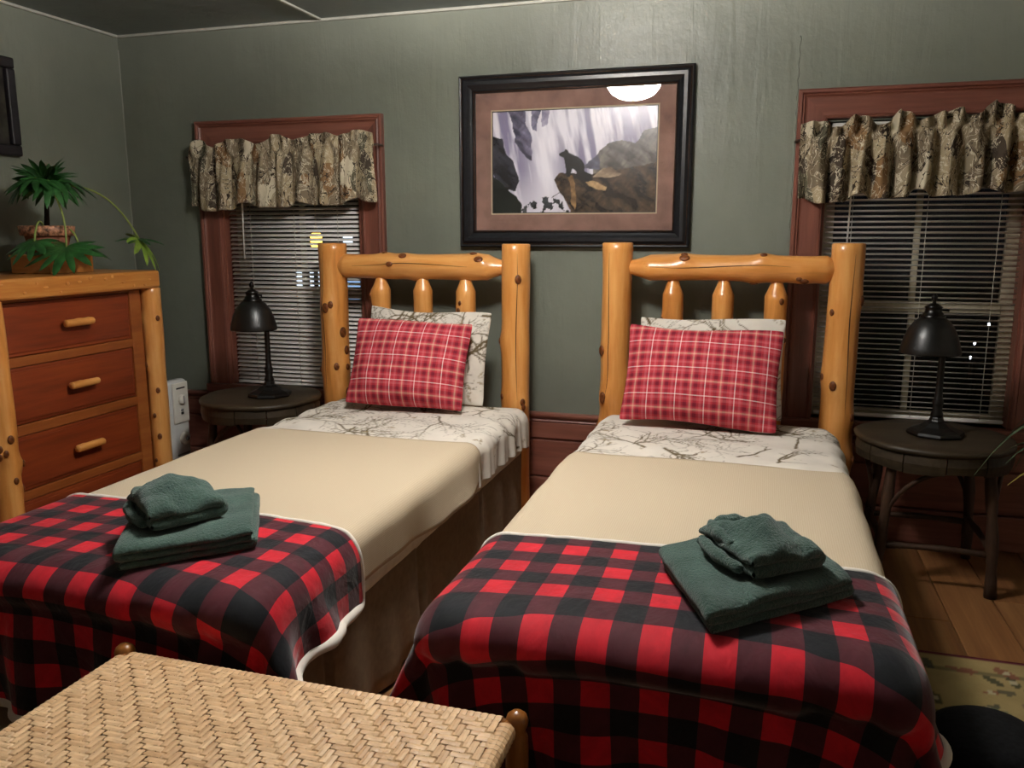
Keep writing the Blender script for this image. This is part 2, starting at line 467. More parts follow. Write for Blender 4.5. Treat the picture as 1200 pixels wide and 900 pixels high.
# plank floor
fl = struct(obj('floor', box(XL - 0.1, XR + 0.1, YF - 0.1, YB + 0.16, -0.08, -0.022), 'twig', smooth=False))
x = XL; k = 0
while x < XR - 0.02:
    wd = min((0.19, 0.225, 0.205, 0.24, 0.185)[k % 5], XR - x)
    y = YF - (k * 0.83) % 1.9
    while y < YB:
        ln = 2.6
        y0, y1 = max(y, YF), min(y + ln, YB)
        if y1 - y0 > 0.02:
            obj('plank', box(x + 0.0022, x + wd - 0.0022, y0 + 0.0015, y1 - 0.0015, -0.022, rnd.uniform(-0.0015, 0.0)), 'plank_y', fl, smooth=False, bevel=0.003)
        y += ln
    x += wd; k += 1

# tall moulded baseboard along the back wall, boards one above the other
bbk = struct(obj('baseboard_back', box(XL, XR, YB - 0.012, YB, 0.0, 0.44), 'trim_wood_x', smooth=False))
obj('lower_board', box(XL, XR, YB - 0.030, YB - 0.012, 0.165, 0.352), 'trim_wood_x', bbk, smooth=False, bevel=0.004)
obj('upper_board', box(XL, XR, YB - 0.026, YB - 0.012, 0.362, 0.444), 'trim_wood_x', bbk, smooth=False, bevel=0.003)
obj('base_board', box(XL, XR, YB - 0.042, YB - 0.012, 0.0, 0.158), 'trim_wood_x', bbk, smooth=False, bevel=0.006)
def moulding(prof, x0, x1):   # profile in (depth from wall, z) swept along X
    n = len(prof); V = [(x0, YB - d, z) for d, z in prof] + [(x1, YB - d, z) for d, z in prof]
    F = [(i, (i + 1) % n, n + (i + 1) % n, n + i) for i in range(n)] + [tuple(range(n)), tuple(reversed(range(n, 2 * n)))]
    return V, F
obj('cap_moulding', moulding([(0.0, 0.444), (0.026, 0.444), (0.032, 0.452), (0.026, 0.460), (0.034, 0.466), (0.042, 0.478), (0.042, 0.487), (0.036, 0.492), (0.0, 0.492)], XL, XR), 'trim_wood_x', bbk, smooth=False)
bbl = struct(obj('baseboard_left', box(XL, XL + 0.025, YF, YB - 0.045, 0.0, 0.44), 'dresser_dark_y', smooth=False))
obj('cap_moulding', box(XL, XL + 0.04, YF, YB - 0.045, 0.44, 0.49), 'dresser_dark_y', bbl, smooth=False, bevel=0.01)

# ------------------------------------------------------------------ windows with moulded casings
def casing_profile(w):        # across the casing width, (t, depth)
    return [(0, 0), (0, 0.030), (0.006, 0.036), (0.016, 0.036), (0.021, 0.027), (0.027, 0.031), (0.033, 0.024), (0.040, 0.022), (w - 0.018, 0.022), (w - 0.013, 0.027), (w - 0.004, 0.024), (w, 0.014), (w, 0)]
def casing(o0, o1, i0, i1):   # outer edge points and inner edge points in (x, z) (mitred ends)
    pr = casing_profile(1.0); wd = abs(i0[0] - o0[0]) if abs(i0[0] - o0[0]) > 1e-6 else abs(i0[1] - o0[1])
    pr = casing_profile(wd); V = []
    for o, i in ((o0, i0), (o1, i1)):
        for tt, d in pr:
            s = tt / wd; V.append((o[0] + (i[0] - o[0]) * s, YB - d, o[1] + (i[1] - o[1]) * s))
    n = len(pr)
    F = [(i, i + 1, n + i + 1, n + i) for i in range(n - 1)] + [tuple(reversed(range(n))), tuple(range(n, 2 * n))]
    return V, F
def window(idx, xo0, xo1, zt, cw, op, label):
    x0, x1, z0, z1 = op
    root = bpy.data.objects.new('window_%d' % idx, None); link(root); root['kind'] = 'structure'; root['label'] = label
    zb = 0.505
    obj('side_casing', casing((xo0, zb), (xo0, zt), (xo0 + cw, zb), (xo0 + cw, zt - cw)), 'trim_wood_z', root, smooth=False)
    obj('side_casing', casing((xo1, zt), (xo1, zb), (xo1 - cw, zt - cw), (xo1 - cw, zb)), 'trim_wood_z', root, smooth=False)
    obj('head_casing', casing((xo0, zt), (xo1, zt), (xo0 + cw, zt - cw), (xo1 - cw, zt - cw)), 'trim_wood_x', root, smooth=False)
    obj('sill', box(xo0 - 0.02, xo1 + 0.02, YB - 0.048, YB + 0.14, 0.494, 0.545), 'trim_wood_x', root, smooth=False, bevel=0.008)
    # jamb linings inside the opening
    obj('jamb', box(x0 - 0.005, x0 + 0.012, YB - 0.003, YB + 0.14, 0.545, z1), 'trim_wood_z', root, smooth=False)
    obj('jamb', box(x1 - 0.012, x1 + 0.005, YB - 0.003, YB + 0.14, 0.545, z1), 'trim_wood_z', root, smooth=False)
    # two sashes: stiles, rails, one upright muntin each
    zm = 1.06; cx = (x0 + x1) / 2
    for sn, za, zb2, yy in (('lower_sash', 0.545, zm + 0.022, YB + 0.075), ('upper_sash', zm - 0.022, z1, YB + 0.108)):
        s = obj(sn, join(box(x0 + 0.012, x0 + 0.062, yy, yy + 0.032, za, zb2), box(x1 - 0.062, x1 - 0.012, yy, yy + 0.032, za, zb2)), 'sash', root, smooth=False)
        obj('sash_rail', box(x0 + 0.062, x1 - 0.062, yy, yy + 0.032, za, za + 0.045), 'sash', s, smooth=False, bevel=0.004)
        obj('sash_rail', box(x0 + 0.062, x1 - 0.062, yy, yy + 0.032, zb2 - 0.045, zb2), 'sash', s, smooth=False, bevel=0.004)
        obj('muntin', box(cx - 0.013, cx + 0.013, yy + 0.002, yy + 0.030, za + 0.045, zb2 - 0.045), 'sash', s, smooth=False, bevel=0.004)
        for a, b in ((x0 + 0.062, cx - 0.013), (cx + 0.013, x1 - 0.062)):
            obj('pane', box(a, b, yy + 0.014, yy + 0.017, za + 0.045, zb2 - 0.045), 'window_glass', s, smooth=False)
    return root
window(1, -2.985, -1.878, 1.975, 0.128, WIN[0], 'red-brown moulded window beside the dresser')
window(2, 0.105, 1.180, 1.995, 0.128, WIN[1], 'red-brown moulded window behind the right bed')

# ------------------------------------------------------------------ ceiling lamp
cl = thing('ceiling_lamp', 'brass-rimmed frosted glass dome lamp on the ceiling, mirrored in the picture glass', 'lamp', LAMP_POS)
obj('canopy', lathe([(0.0, -0.001), (0.075, -0.001), (0.075, -0.018), (0.03, -0.035), (0.012, -0.04), (0.012, -0.10), (0.0, -0.10)], 28, False), 'brass', cl)
obj('rim', lathe([(0.172, -0.098), (0.184, -0.098), (0.184, -0.118), (0.172, -0.118), (0.172, -0.098)], 40, False), 'brass', cl)
obj('dome', lathe([(0.172, -0.110)] + [(0.172 * math.cos(a), -0.112 - 0.105 * math.sin(a)) for a in np.linspace(0.05, PI / 2 - 0.02, 12)], 40, False), 'lamp_dome', cl)
for k in range(3):
    obj('bulb', ellipsoid(0.028, 0.028, 0.034, 14, 8, (0.075 * math.cos(2.1 * k), 0.075 * math.sin(2.1 * k), -0.104)), 'lamp_bulb', cl)
obj('finial', lathe([(0.0, -0.215), (0.014, -0.217), (0.016, -0.226), (0.008, -0.234), (0.011, -0.242), (0.0, -0.252)], 16, False), 'brass', cl)

# ------------------------------------------------------------------ picture with black frame
def framed_picture():
    x0, x1, z0, z1 = -1.462, -0.338, 1.316, 2.128
    root = thing('framed_picture', 'black-framed waterfall print of a dark bear on a rock, hanging between the windows', 'picture', ((x0 + x1) / 2, YB, z0))
    cx = (x0 + x1) / 2; W = (x1 - x0) / 2; Hh = z1 - z0
    pr = [(0.0, 0.002), (0.0, 0.030), (0.006, 0.036), (0.012, 0.033), (0.018, 0.036), (0.030, 0.046), (0.046, 0.046), (0.058, 0.036), (0.068, 0.030), (0.074, 0.033), (0.080, 0.028), (0.082, 0.014)]
    def side(a, b, ia, ib):
        V = []
        for o, i in ((a, ia), (b, ib)):
            for t_, d in pr:
                V.append((o[0] + i[0] * t_, -d, o[1] + i[1] * t_))
        n = len(pr)
        return V, [(i, i + 1, n + i + 1, n + i) for i in range(n - 1)] + [tuple(reversed(range(n))), tuple(range(n, 2 * n))]
    c = [(-W, 0), (W, 0), (W, Hh), (-W, Hh)]; inn = [(1, 1), (-1, 1), (-1, -1), (1, -1)]
    for k in range(4):
        f = obj('frame_side', side(c[k], c[(k + 1) % 4], inn[k], inn[(k + 1) % 4]), 'frame_black', root, smooth=False)
        # rubbed bronze lines on the outer and inner steps of the moulding
        for off, d, r in ((0.015, 0.0345, 0.0016), (0.077, 0.0315, 0.0024)):
            a = (c[k][0] + inn[k][0] * off, -d, c[k][1] + inn[k][1] * off); b = (c[(k + 1) % 4][0] + inn[(k + 1) % 4][0] * off, -d, c[(k + 1) % 4][1] + inn[(k + 1) % 4][1] * off)
            obj('rubbed_edge', tube([a, b], r, 6), 'frame_bronze', f)
    ix = W - 0.080; iz0, iz1 = 0.080, Hh - 0.080
    px0, px1, pz0, pz1 = -1.294 - cx, -0.502 - cx, 1.483 - z0, 1.957 - z0
    def ring(ax0, ax1, az0, az1, bx0, bx1, bz0, bz1, y, th=0.002):
        return join(box(ax0, ax1, y, y + th, az0, bz0), box(ax0, ax1, y, y + th, bz1, az1), box(ax0, bx0, y, y + th, bz0, bz1), box(bx1, ax1, y, y + th, bz0, bz1))
    obj('mat_board', ring(-ix, ix, iz0, iz1, px0 - 0.010, px1 + 0.010, pz0 - 0.010, pz1 + 0.010, -0.0145), 'mat_brown', root, smooth=False)
    obj('inner_mat', ring(px0 - 0.012, px1 + 0.012, pz0 - 0.012, pz1 + 0.012, px0 - 0.004, px1 + 0.004, pz0 - 0.004, pz1 + 0.004, -0.0125, 0.0015), 'mat_cream', root, smooth=False)
    obj('inner_line', ring(px0 - 0.005, px1 + 0.005, pz0 - 0.005, pz1 + 0.005, px0, px1, pz0, pz1, -0.011, 0.001), 'frame_black', root, smooth=False)
    # the print
    nu, nv = 230, 138
    u, v = np.meshgrid(np.linspace(0, 1, nu), np.linspace(0, 1, nv))
    N1, N2, N3 = VN(1), VN(2), VN(3)
    wu = u + 0.035 * (N1.fbm(u * 9, v * 9) - 0.5); wv = v + 0.05 * (N2.fbm(u * 9 + 5, v * 9) - 0.5)
    def inside(poly, a=wu, b=wv):
        r = np.zeros(a.shape, bool); n = len(poly); j = n - 1
        for i in range(n):
            xi, yi = poly[i]; xj, yj = poly[j]
            cnd = ((yi > b) != (yj > b)) & (a < (xj - xi) * (b - yi) / (yj - yi + 1e-9) + xi)
            r ^= cnd; j = i
        return r
    def C(h): return np.array(lin(h)[:3])
    st = N1.fbm(u * 26 + 3 * v, v * 2.2)            # falling water streaks
    img = C('b9b2c4')[None, None] * (1 - st[..., None]) + C('efeaf2')[None, None] * st[..., None]
    k = np.clip((st - 0.38) * 4, 0, 1)[..., None]; img = C('8d85a2') * (1 - k) + C('f0ecf4') * k
    fall = np.exp(-((u - 0.30 - 0.06 * (1 - v)) / 0.10) ** 2)[..., None]; img = img * (1 - fall * 0.75) + C('f4f1f8') * fall * 0.75
    mist = np.clip(1 - v * 2.4, 0, 1)[..., None] * np.clip(1.4 - u * 1.6, 0, 1)[..., None]; img = img * (1 - mist * 0.8) + C('ece7f0') * mist * 0.8
    def paint(mask, dark, light, sc=14, seed=0):
        nonlocal img
        f0 = VN(20 + seed).fbm(u * sc + v * sc * 0.5, v * sc * 0.5, 5); f1 = VN(50 + seed).fbm(u * sc * 2.5 - v * sc * 1.2, v * sc * 0.7, 4)
        f = np.clip(((f0 * 1.6 - 0.35) * (0.25 + 1.5 * f1)) ** 1.3 if False else (f0 * 1.7 - 0.45) * (0.2 + 1.7 * f1), 0, 1)[..., None]
        c_ = C(dark) * (1 - f) + C(light) * f
        img = np.where(mask[..., None], c_, img)
    paint(inside([(0.10, 1.02), (0.20, 1.02), (0.21, 0.88), (0.25, 0.72), (0.24, 0.52), (0.20, 0.56), (0.14, 0.70), (0.12, 0.82)]), '3d3b4c', '8d86a0', 20, 1)
    paint(inside([(0.24, 1.02), (0.30, 1.02), (0.28, 0.80), (0.25, 0.82)]), '4b4a5e', '9a94b0', 20, 2)
    paint(inside([(0.30, 1.02), (0.36, 1.02), (0.35, 0.86), (0.32, 0.84)]), '77718c', 'b9b2c8', 20, 3)
    paint(inside([(-0.02, 0.76), (0.06, 0.73), (0.08, 0.60), (0.13, 0.52), (0.17, 0.30), (0.14, 0.22), (0.08, 0.24), (-0.02, 0.40)]), '1c1d22', '4d4c58', 16, 4)
    paint(inside([(-0.02, 0.38), (0.05, 0.30), (0.13, 0.18), (0.18, 0.08), (0.17, -0.02), (-0.02, -0.02)]), '0f1411', '2c3430', 12, 5)
    paint(inside([(0.62, 0.40), (0.66, 0.60), (0.72, 0.67), (0.80, 0.70), (0.88, 0.66), (0.93, 0.76), (1.02, 0.80), (1.02, 0.2), (0.62, 0.3)]), '3a342f', '8f867c', 22, 6)
    paint(inside([(0.56, 0.42), (0.60, 0.50), (0.66, 0.56), (0.66, 0.40)]), '4e4c58', '84839a', 18, 7)
    paint(inside([(0.39, 0.32), (0.42, 0.37), (0.50, 0.38), (0.60, 0.36), (0.66, 0.36), (0.76, 0.40), (0.90, 0.44), (1.02, 0.48), (1.02, -0.02), (0.50, -0.02), (0.47, 0.10), (0.42, 0.20)]), '241c16', '6a5440', 26, 8)
    paint(inside([(0.62, 0.33), (0.68, 0.42), (0.74, 0.43), (0.80, 0.36), (0.72, 0.32)]), '6f5a46', 'c3a98a', 30, 9)
    paint(inside([(0.47, 0.36), (0.50, 0.36), (0.53, 0.10), (0.52, 0.02), (0.50, 0.08)]), '6d5135', 'b58d5c', 30, 10)
    paint(inside([(0.57, 0.30), (0.62, 0.30), (0.71, 0.24), (0.70, 0.21), (0.60, 0.26)]), '8a6a46', 'd0ad7c', 30, 11)
    foam = inside([(0.17, 0.02), (0.24, 0.12), (0.34, 0.16), (0.44, 0.12), (0.50, 0.02), (0.5, -0.02), (0.17, -0.02)]) & (N3.fbm(u * 30, v * 16) < 0.47)
    paint(foam, '1f2326', '4a4d52', 20, 12)
    paint(inside([(0.37, 0.14), (0.43, 0.20), (0.43, 0.21), (0.38, 0.16)]), '241c16', '35291f', 20, 13)
    bear = inside([(0.415, 0.575), (0.43, 0.59), (0.445, 0.595), (0.455, 0.62), (0.468, 0.612), (0.475, 0.585), (0.50, 0.565), (0.53, 0.545), (0.555, 0.515), (0.575, 0.46), (0.572, 0.40), (0.615, 0.37), (0.625, 0.31), (0.58, 0.31), (0.53, 0.34), (0.525, 0.40), (0.50, 0.43), (0.49, 0.38), (0.485, 0.345), (0.47, 0.35), (0.462, 0.38), (0.455, 0.47), (0.445, 0.535), (0.42, 0.555)], u + 0.006 * (N1.fbm(u * 40, v * 40) - .5), v)
    paint(bear, '08080a', '1b1a1c', 30, 14)
    cl_ = np.concatenate([img, np.ones(img.shape[:2] + (1,))], axis=2).reshape(-1, 4)
    V = [(px0 + (px1 - px0) * a, -0.0095, pz0 + (pz1 - pz0) * b) for b in np.linspace(0, 1, nv) for a in np.linspace(0, 1, nu)]
    obj('art_print', (V, gridfaces(nu, nv)), 'art_print', root, smooth=False, colors=cl_)
    obj('backing', box(-ix - 0.01, ix + 0.01, -0.008, -0.003, iz0 - 0.01, iz1 + 0.01), 'frame_black', root, smooth=False)
    obj('glass', box(-ix, ix, -0.0185, -0.0165, iz0, iz1), 'picture_glass', root, smooth=False)
framed_picture()

# picture at the left edge on the left wall
lp = thing('wall_picture', 'dark-framed picture on the left wall above the plant, cut by the photo edge', 'picture', (XL, 2.96, 1.745))
for y0, y1, z0, z1 in ((-0.28, 0.285, 0.0, 0.05), (-0.28, 0.285, 0.40, 0.45), (-0.28, -0.23, 0.05, 0.40), (0.235, 0.285, 0.05, 0.40)):
    obj('frame_side', box(0.001, 0.035, y0, y1, z0, z1), 'left_frame', lp, smooth=False, bevel=0.008)
obj('canvas', box(0.001, 0.012, -0.23, 0.235, 0.05, 0.40), 'left_canvas', lp, smooth=False)

# ------------------------------------------------------------------ blinds
def blind(x0, x1, ztop, zbot, tilt, cords, wand, label, yc):
    root = thing('window_blind', label, 'blind', ((x0 + x1) / 2, yc, zbot))
    W = (x1 - x0) / 2; pitch = 0.0234
    dpt = 0.025; V = []; n = 5
    for s in (-W, W):
        for k in range(n):
            q = k / (n - 1) - 0.5; V.append((s, q * dpt, 0.0014 * (1 - 4 * q * q)))
        for k in reversed(range(n)):
            q = k / (n - 1) - 0.5; V.append((s, q * dpt, 0.0014 * (1 - 4 * q * q) - 0.0006))
    m = 2 * n
    F = [(i, (i + 1) % m, m + (i + 1) % m, m + i) for i in range(m)] + [tuple(reversed(range(m))), tuple(range(m, 2 * m))]
    base = None; z = 0.03
    top = ztop - zbot
    while z < top - 0.045:
        if base is None: base = obj('slat', (V, F), 'slat_white', root, loc=(0, 0, z), rot=(tilt, 0, 0))
        else: inst(base, root, (0, rnd.uniform(-.0006, .0006), z), (tilt + rnd.uniform(-.03, .03), rnd.uniform(-.0008, .0008), 0))
        z += pitch
    obj('bottom_rail', box(-W, W, -0.012, 0.012, 0.0, 0.014), 'slat_white', root, smooth=False, bevel=0.003)
    obj('head_rail', box(-W, W, -0.016, 0.016, top - 0.03, top), 'slat_white', root, smooth=False, bevel=0.002)
    for cxx in cords:
        obj('ladder_cord', tube([(cxx - (x0 + x1) / 2, -0.0145, 0.01), (cxx - (x0 + x1) / 2, -0.0145, top - 0.03)], 0.0013, 6), 'cord_white', root)
    wx, wz0 = wand
    obj('wand', tube([(wx - (x0 + x1) / 2, -0.022, wz0 - zbot), (wx - (x0 + x1) / 2 + 0.006, -0.021, top - 0.03)], 0.0042, 6), 'slat_white', root)
blind(-2.838, -2.042, 1.855, 0.548, math.radians(37), (-2.70, -2.43, -2.17), (-2.745, 1.245), 'white slatted blind on the window beside the dresser, slats half closed', YB + 0.034)
blind(0.252, 1.035, 1.855, 0.560, math.radians(-19), (0.36, 0.66, 0.94), (0.345, 1.28), 'open slatted blind on the window behind the right bed', YB + 0.034)

# ------------------------------------------------------------------ camouflage valances
def valance(x0, x1, zrod, zb, ztop, folds, amp, seed, label):
    R = np.random.RandomState(seed); L = x1 - x0
    root = thing('valance', label, 'valance', (x0, YB - 0.075, zrod))
    nu = 240
    us = np.linspace(0, 1, nu)
    N1, N2 = VN(seed), VN(seed + 1)
    wgt = 0.5 + N1(us * folds * 0.8, 0 * us)         # irregular fold widths
    ph = np.cumsum(wgt); ph = ph / ph[-1] * folds * 2 * PI
    def fold(p, sharp):
        s = np.sin(p); return np.sign(s) * np.abs(s) ** sharp
    rows = []
    topv = 0.035 + 0.030 * N2(us * folds * 1.7, 0 * us + 3) + 0.018 * np.sin(ph * 0.5)
    slope = ztop * us
    zr = [('h', 1.0), ('h', 0.75), ('h', 0.45), ('h', 0.15), ('r', 0.0), ('b', 0.04), ('b', 0.10), ('b', 0.2), ('b', 0.32), ('b', 0.45), ('b', 0.58), ('b', 0.7), ('b', 0.82), ('b', 0.92), ('b', 1.0)]
    drop = zrod - zb
    lift = 0.030 * np.clip(np.sin(ph * 0.37 + 1.3), 0, 1) ** 2 + 0.010 * N2(us * 9, 0 * us + 8)
    V = []; UV = []
    for kind, t_ in zr:
        if kind == 'h':
            z = slope * 0 + 0.012 + topv * t_; a = amp * (0.5 + 0.5 * t_); y = -0.012 + a * fold(ph * 1.5 + 0.7 + N1(us * 20, us * 0 + 5) * 2, 0.9) * 0.8
        elif kind == 'r':
            z = 0 * us; y = -0.014 + 0.004 * np.sin(ph * 2)
        else:
            z = -drop * t_ + lift * t_; a = amp * (0.35 + 0.65 * min(1, t_ * 2.0)); y = -0.014 + a * fold(ph + 0.35 * np.sin(3 * t_ + ph * 0.3), 0.75) + 0.006 * np.sin(ph * 2.3 + 4 * t_)
        y = np.minimum(y, 0.035)
        for i in range(nu):
            V.append((us[i] * L + 0.006 * math.sin(ph[i] + 1.5) * (t_ if kind == 'b' else 0.5), y[i], z[i] + slope[i]))
            UV.append((us[i] * L * 1.5, z[i] * 1.0))
    f = obj('fabric', (V, gridfaces(nu, len(zr)), UV), 'camo', root, subsurf=1)
    s = f.modifiers.new('thick', 'SOLIDIFY'); s.thickness = 0.0015
    obj('curtain_rod', tube([(-0.015, 0.055, 0), (-0.015, 0.0, 0), (L * 0.5, 0.0, ztop * 0.5), (L + 0.015, 0.0, ztop), (L + 0.015, 0.055, ztop)], 0.006, 8), 'curtain_rod', root)
valance(-2.995, -1.895, 1.785, 1.495, 0.035, 9, 0.020, 5, 'camouflage valance over the window beside the dresser')
valance(0.118, 1.175, 1.775, 1.500, 0.06, 11, 0.046, 9, 'camouflage valance in deep folds over the window behind the right bed')

# ------------------------------------------------------------------ log beds
def log_bed(px0, px1, zt, label, seed, spx, flip):
    root = thing('log_bed', label, 'bed', ((px0 + px1) / 2, 3.79, 0), group='twin log beds')
    cx = (px0 + px1) / 2; d = (px1 - px0) / 2
    for s in (-1, 1):
        log('bed_post', zt, 0.069, seed + s, 'log_z', root, (s * d, 0, 0), knots=8, lump=0.05, m=40, n=28, crack=(0.45, 0.97, -PI / 2 + 0.35 * s, 0.05))
    L = 2 * d - 0.10
    rail = log('headboard_rail', L, 0.060, seed + 5, 'log_z', root, (-L / 2, 0, zt - 0.108), rot=(0, PI / 2, 0), knots=6, lump=0.09, m=44, n=24, crack=(0.10, 0.80, -PI / 2 - 0.15, 0.12), ends=((0.10, 0.03) if flip else (0.03, 0.045), (0.03, 0.045) if flip else (0.09, 0.03)))
    for k, xs in enumerate(spx):
        log('spindle', 0.70, 0.048, seed + 10 + k, 'log_z', root, (xs - cx, 0, zt - 0.155 - 0.70), knots=3, lump=0.045, m=24, n=20, ends=(None, (0.070, 0.022)))
    log('lower_rail', L + 0.02, 0.05, seed + 20, 'log_z', root, (-L / 2 - 0.01, 0, 0.46), rot=(0, PI / 2, 0), knots=3, m=20, n=18)
    return root
log_bed(-2.098, -1.128, 1.330, 'honey-coloured log headboard of the bed nearer the dresser', 40, (-1.831, -1.605, -1.381), False)
log_bed(-0.643, 0.335, 1.338, 'honey-coloured log headboard of the right-hand bed', 70, (-0.388, -0.167, 0.057), True)

BEDS = {'L': dict(x0=-2.02, x1=-1.035, y0=1.475, y1=3.69, zt=0.570), 'R': dict(x0=-0.665, x1=0.318, y0=1.555, y1=3.69, zt=0.570)}
def rounded_box(x0, x1, y0, y1, z0, z1, r, n=5):
    # rounded box via superposed rings
    V = []; F = []; zs = []
    prof = [(r * (1 - math.cos(a)), z0 + r * (1 - math.sin(a))) for a in np.linspace(PI / 2, 0, n)] if False else None
    ring = []
    rows = [(r - r * math.sin(a), z0 + r - r * math.cos(a)) for a in np.linspace(0, PI / 2, n)] + [(r - r * math.cos(a), z1 - r + r * math.sin(a)) for a in np.linspace(0, PI / 2, n)]
    m = 0
    for ins, z in rows:
        rr = max(r * 1.6 - ins, 0.004); pts = []
        for cx, cy, a0 in ((x1 - ins - rr, y1 - ins - rr, 0), (x0 + ins + rr, y1 - ins - rr, PI / 2), (x0 + ins + rr, y0 + ins + rr, PI), (x1 - ins - rr, y0 + ins + rr, 1.5 * PI)):
            for k in range(n): a = a0 + PI / 2 * k / (n - 1); pts.append((cx + rr * math.cos(a), cy + rr * math.sin(a), z))
        m = len(pts); V += pts
    for i in range(len(rows) - 1):
        for k in range(m): a = i * m + k; b = i * m + (k + 1) % m; F.append((a, b, b + m, a + m))
    F.append(tuple(reversed(range(m)))); F.append(tuple(range((len(rows) - 1) * m, len(rows) * m)))
    return V, F

def prof_x(s, W, r, zt):      # cloth over a mattress: arclength from centre -> (x, z, nx, nz)
    sg = 1 if s >= 0 else -1; a = abs(s); fl = W / 2 - r
    if a <= fl: return s, zt, 0.0, 1.0
    if a <= fl + r * PI / 2:
        th = (a - fl) / r; return sg * (fl + r * math.sin(th)), zt - r + r * math.cos(th), sg * math.sin(th), math.cos(th)
    return sg * W / 2, zt - r - (a - fl - r * PI / 2), sg * 1.0, 0.0

# forked twigs drawn as line segments in cloth coordinates
def twigs(seed, W, L, n):
    R = np.random.RandomState(seed); segs = []
    def grow(x, y, a, l, w, dep):
        k = max(3, int(l / 0.018))
        for _ in range(k):
            a += R.uniform(-0.35, 0.35); x2 = x + math.cos(a) * l / k; y2 = y + math.sin(a) * l / k
            segs.append((x, y, x2, y2, w, w * 0.92)); w *= 0.92; x, y = x2, y2
            if dep > 0 and R.rand() < 0.42: grow(x, y, a + R.choice([-1, 1]) * R.uniform(0.5, 1.0), l * R.uniform(0.35, 0.7), w * 0.7, dep - 1)
    for _ in range(n):
        grow(R.uniform(0, W), R.uniform(0, L), R.uniform(0, 6.28), R.uniform(0.18, 0.38), R.uniform(0.0042, 0.0085), 3)
    return segs
def branch_colors(uv, seed, W, L, n):
    uv = np.asarray(uv); P = uv[:, :2]
    base = np.array(lin('d9d2c6')[:3]); N1 = VN(seed)
    shade = N1.fbm(P[:, 0] * 14, P[:, 1] * 14)[:, None]
    col = base[None] * (0.88 + 0.24 * shade)
    brown = np.array(lin('64573f')[:3]); leafc = np.array(lin('8c7a56')[:3])
    for x0, y0, x1, y1, w0, w1 in twigs(seed, W, L, n):
        mx, my = (x0 + x1) / 2, (y0 + y1) / 2
        idx = np.where((np.abs(P[:, 0] - mx) < 0.03) & (np.abs(P[:, 1] - my) < 0.03))[0]
        if len(idx) == 0: continue
        q = P[idx]; d = np.array([x1 - x0, y1 - y0]); ll = d @ d + 1e-12
        t_ = np.clip(((q - [x0, y0]) @ d) / ll, 0, 1)
        dist = np.linalg.norm(q - (np.array([x0, y0]) + t_[:, None] * d), axis=1)
        k = np.clip((w0 + 0.0016 - dist) / 0.003, 0, 1)[:, None]
        col[idx] = col[idx] * (1 - k) + brown * k
    R = np.random.RandomState(seed + 5)
    for _ in range(n * 2):
        c = np.array([R.uniform(0, W), R.uniform(0, L)]); a = R.uniform(0, 3.14); e1 = R.uniform(0.012, 0.03); e2 = e1 * R.uniform(0.25, 0.5)
        d = P - c; p1 = d @ [math.cos(a), math.sin(a)]; p2 = d @ [-math.sin(a), math.cos(a)]
        k = np.clip(1.3 - (p1 / e1) ** 2 - (p2 / e2) ** 2, 0, 1)[:, None] * (N1(P[:, 0] * 160, P[:, 1] * 160)[:, None] > 0.42)
        col[:] = col * (1 - k * 0.75) + leafc * k * 0.75
    return np.concatenate([col, np.ones((len(col), 1))], axis=1)

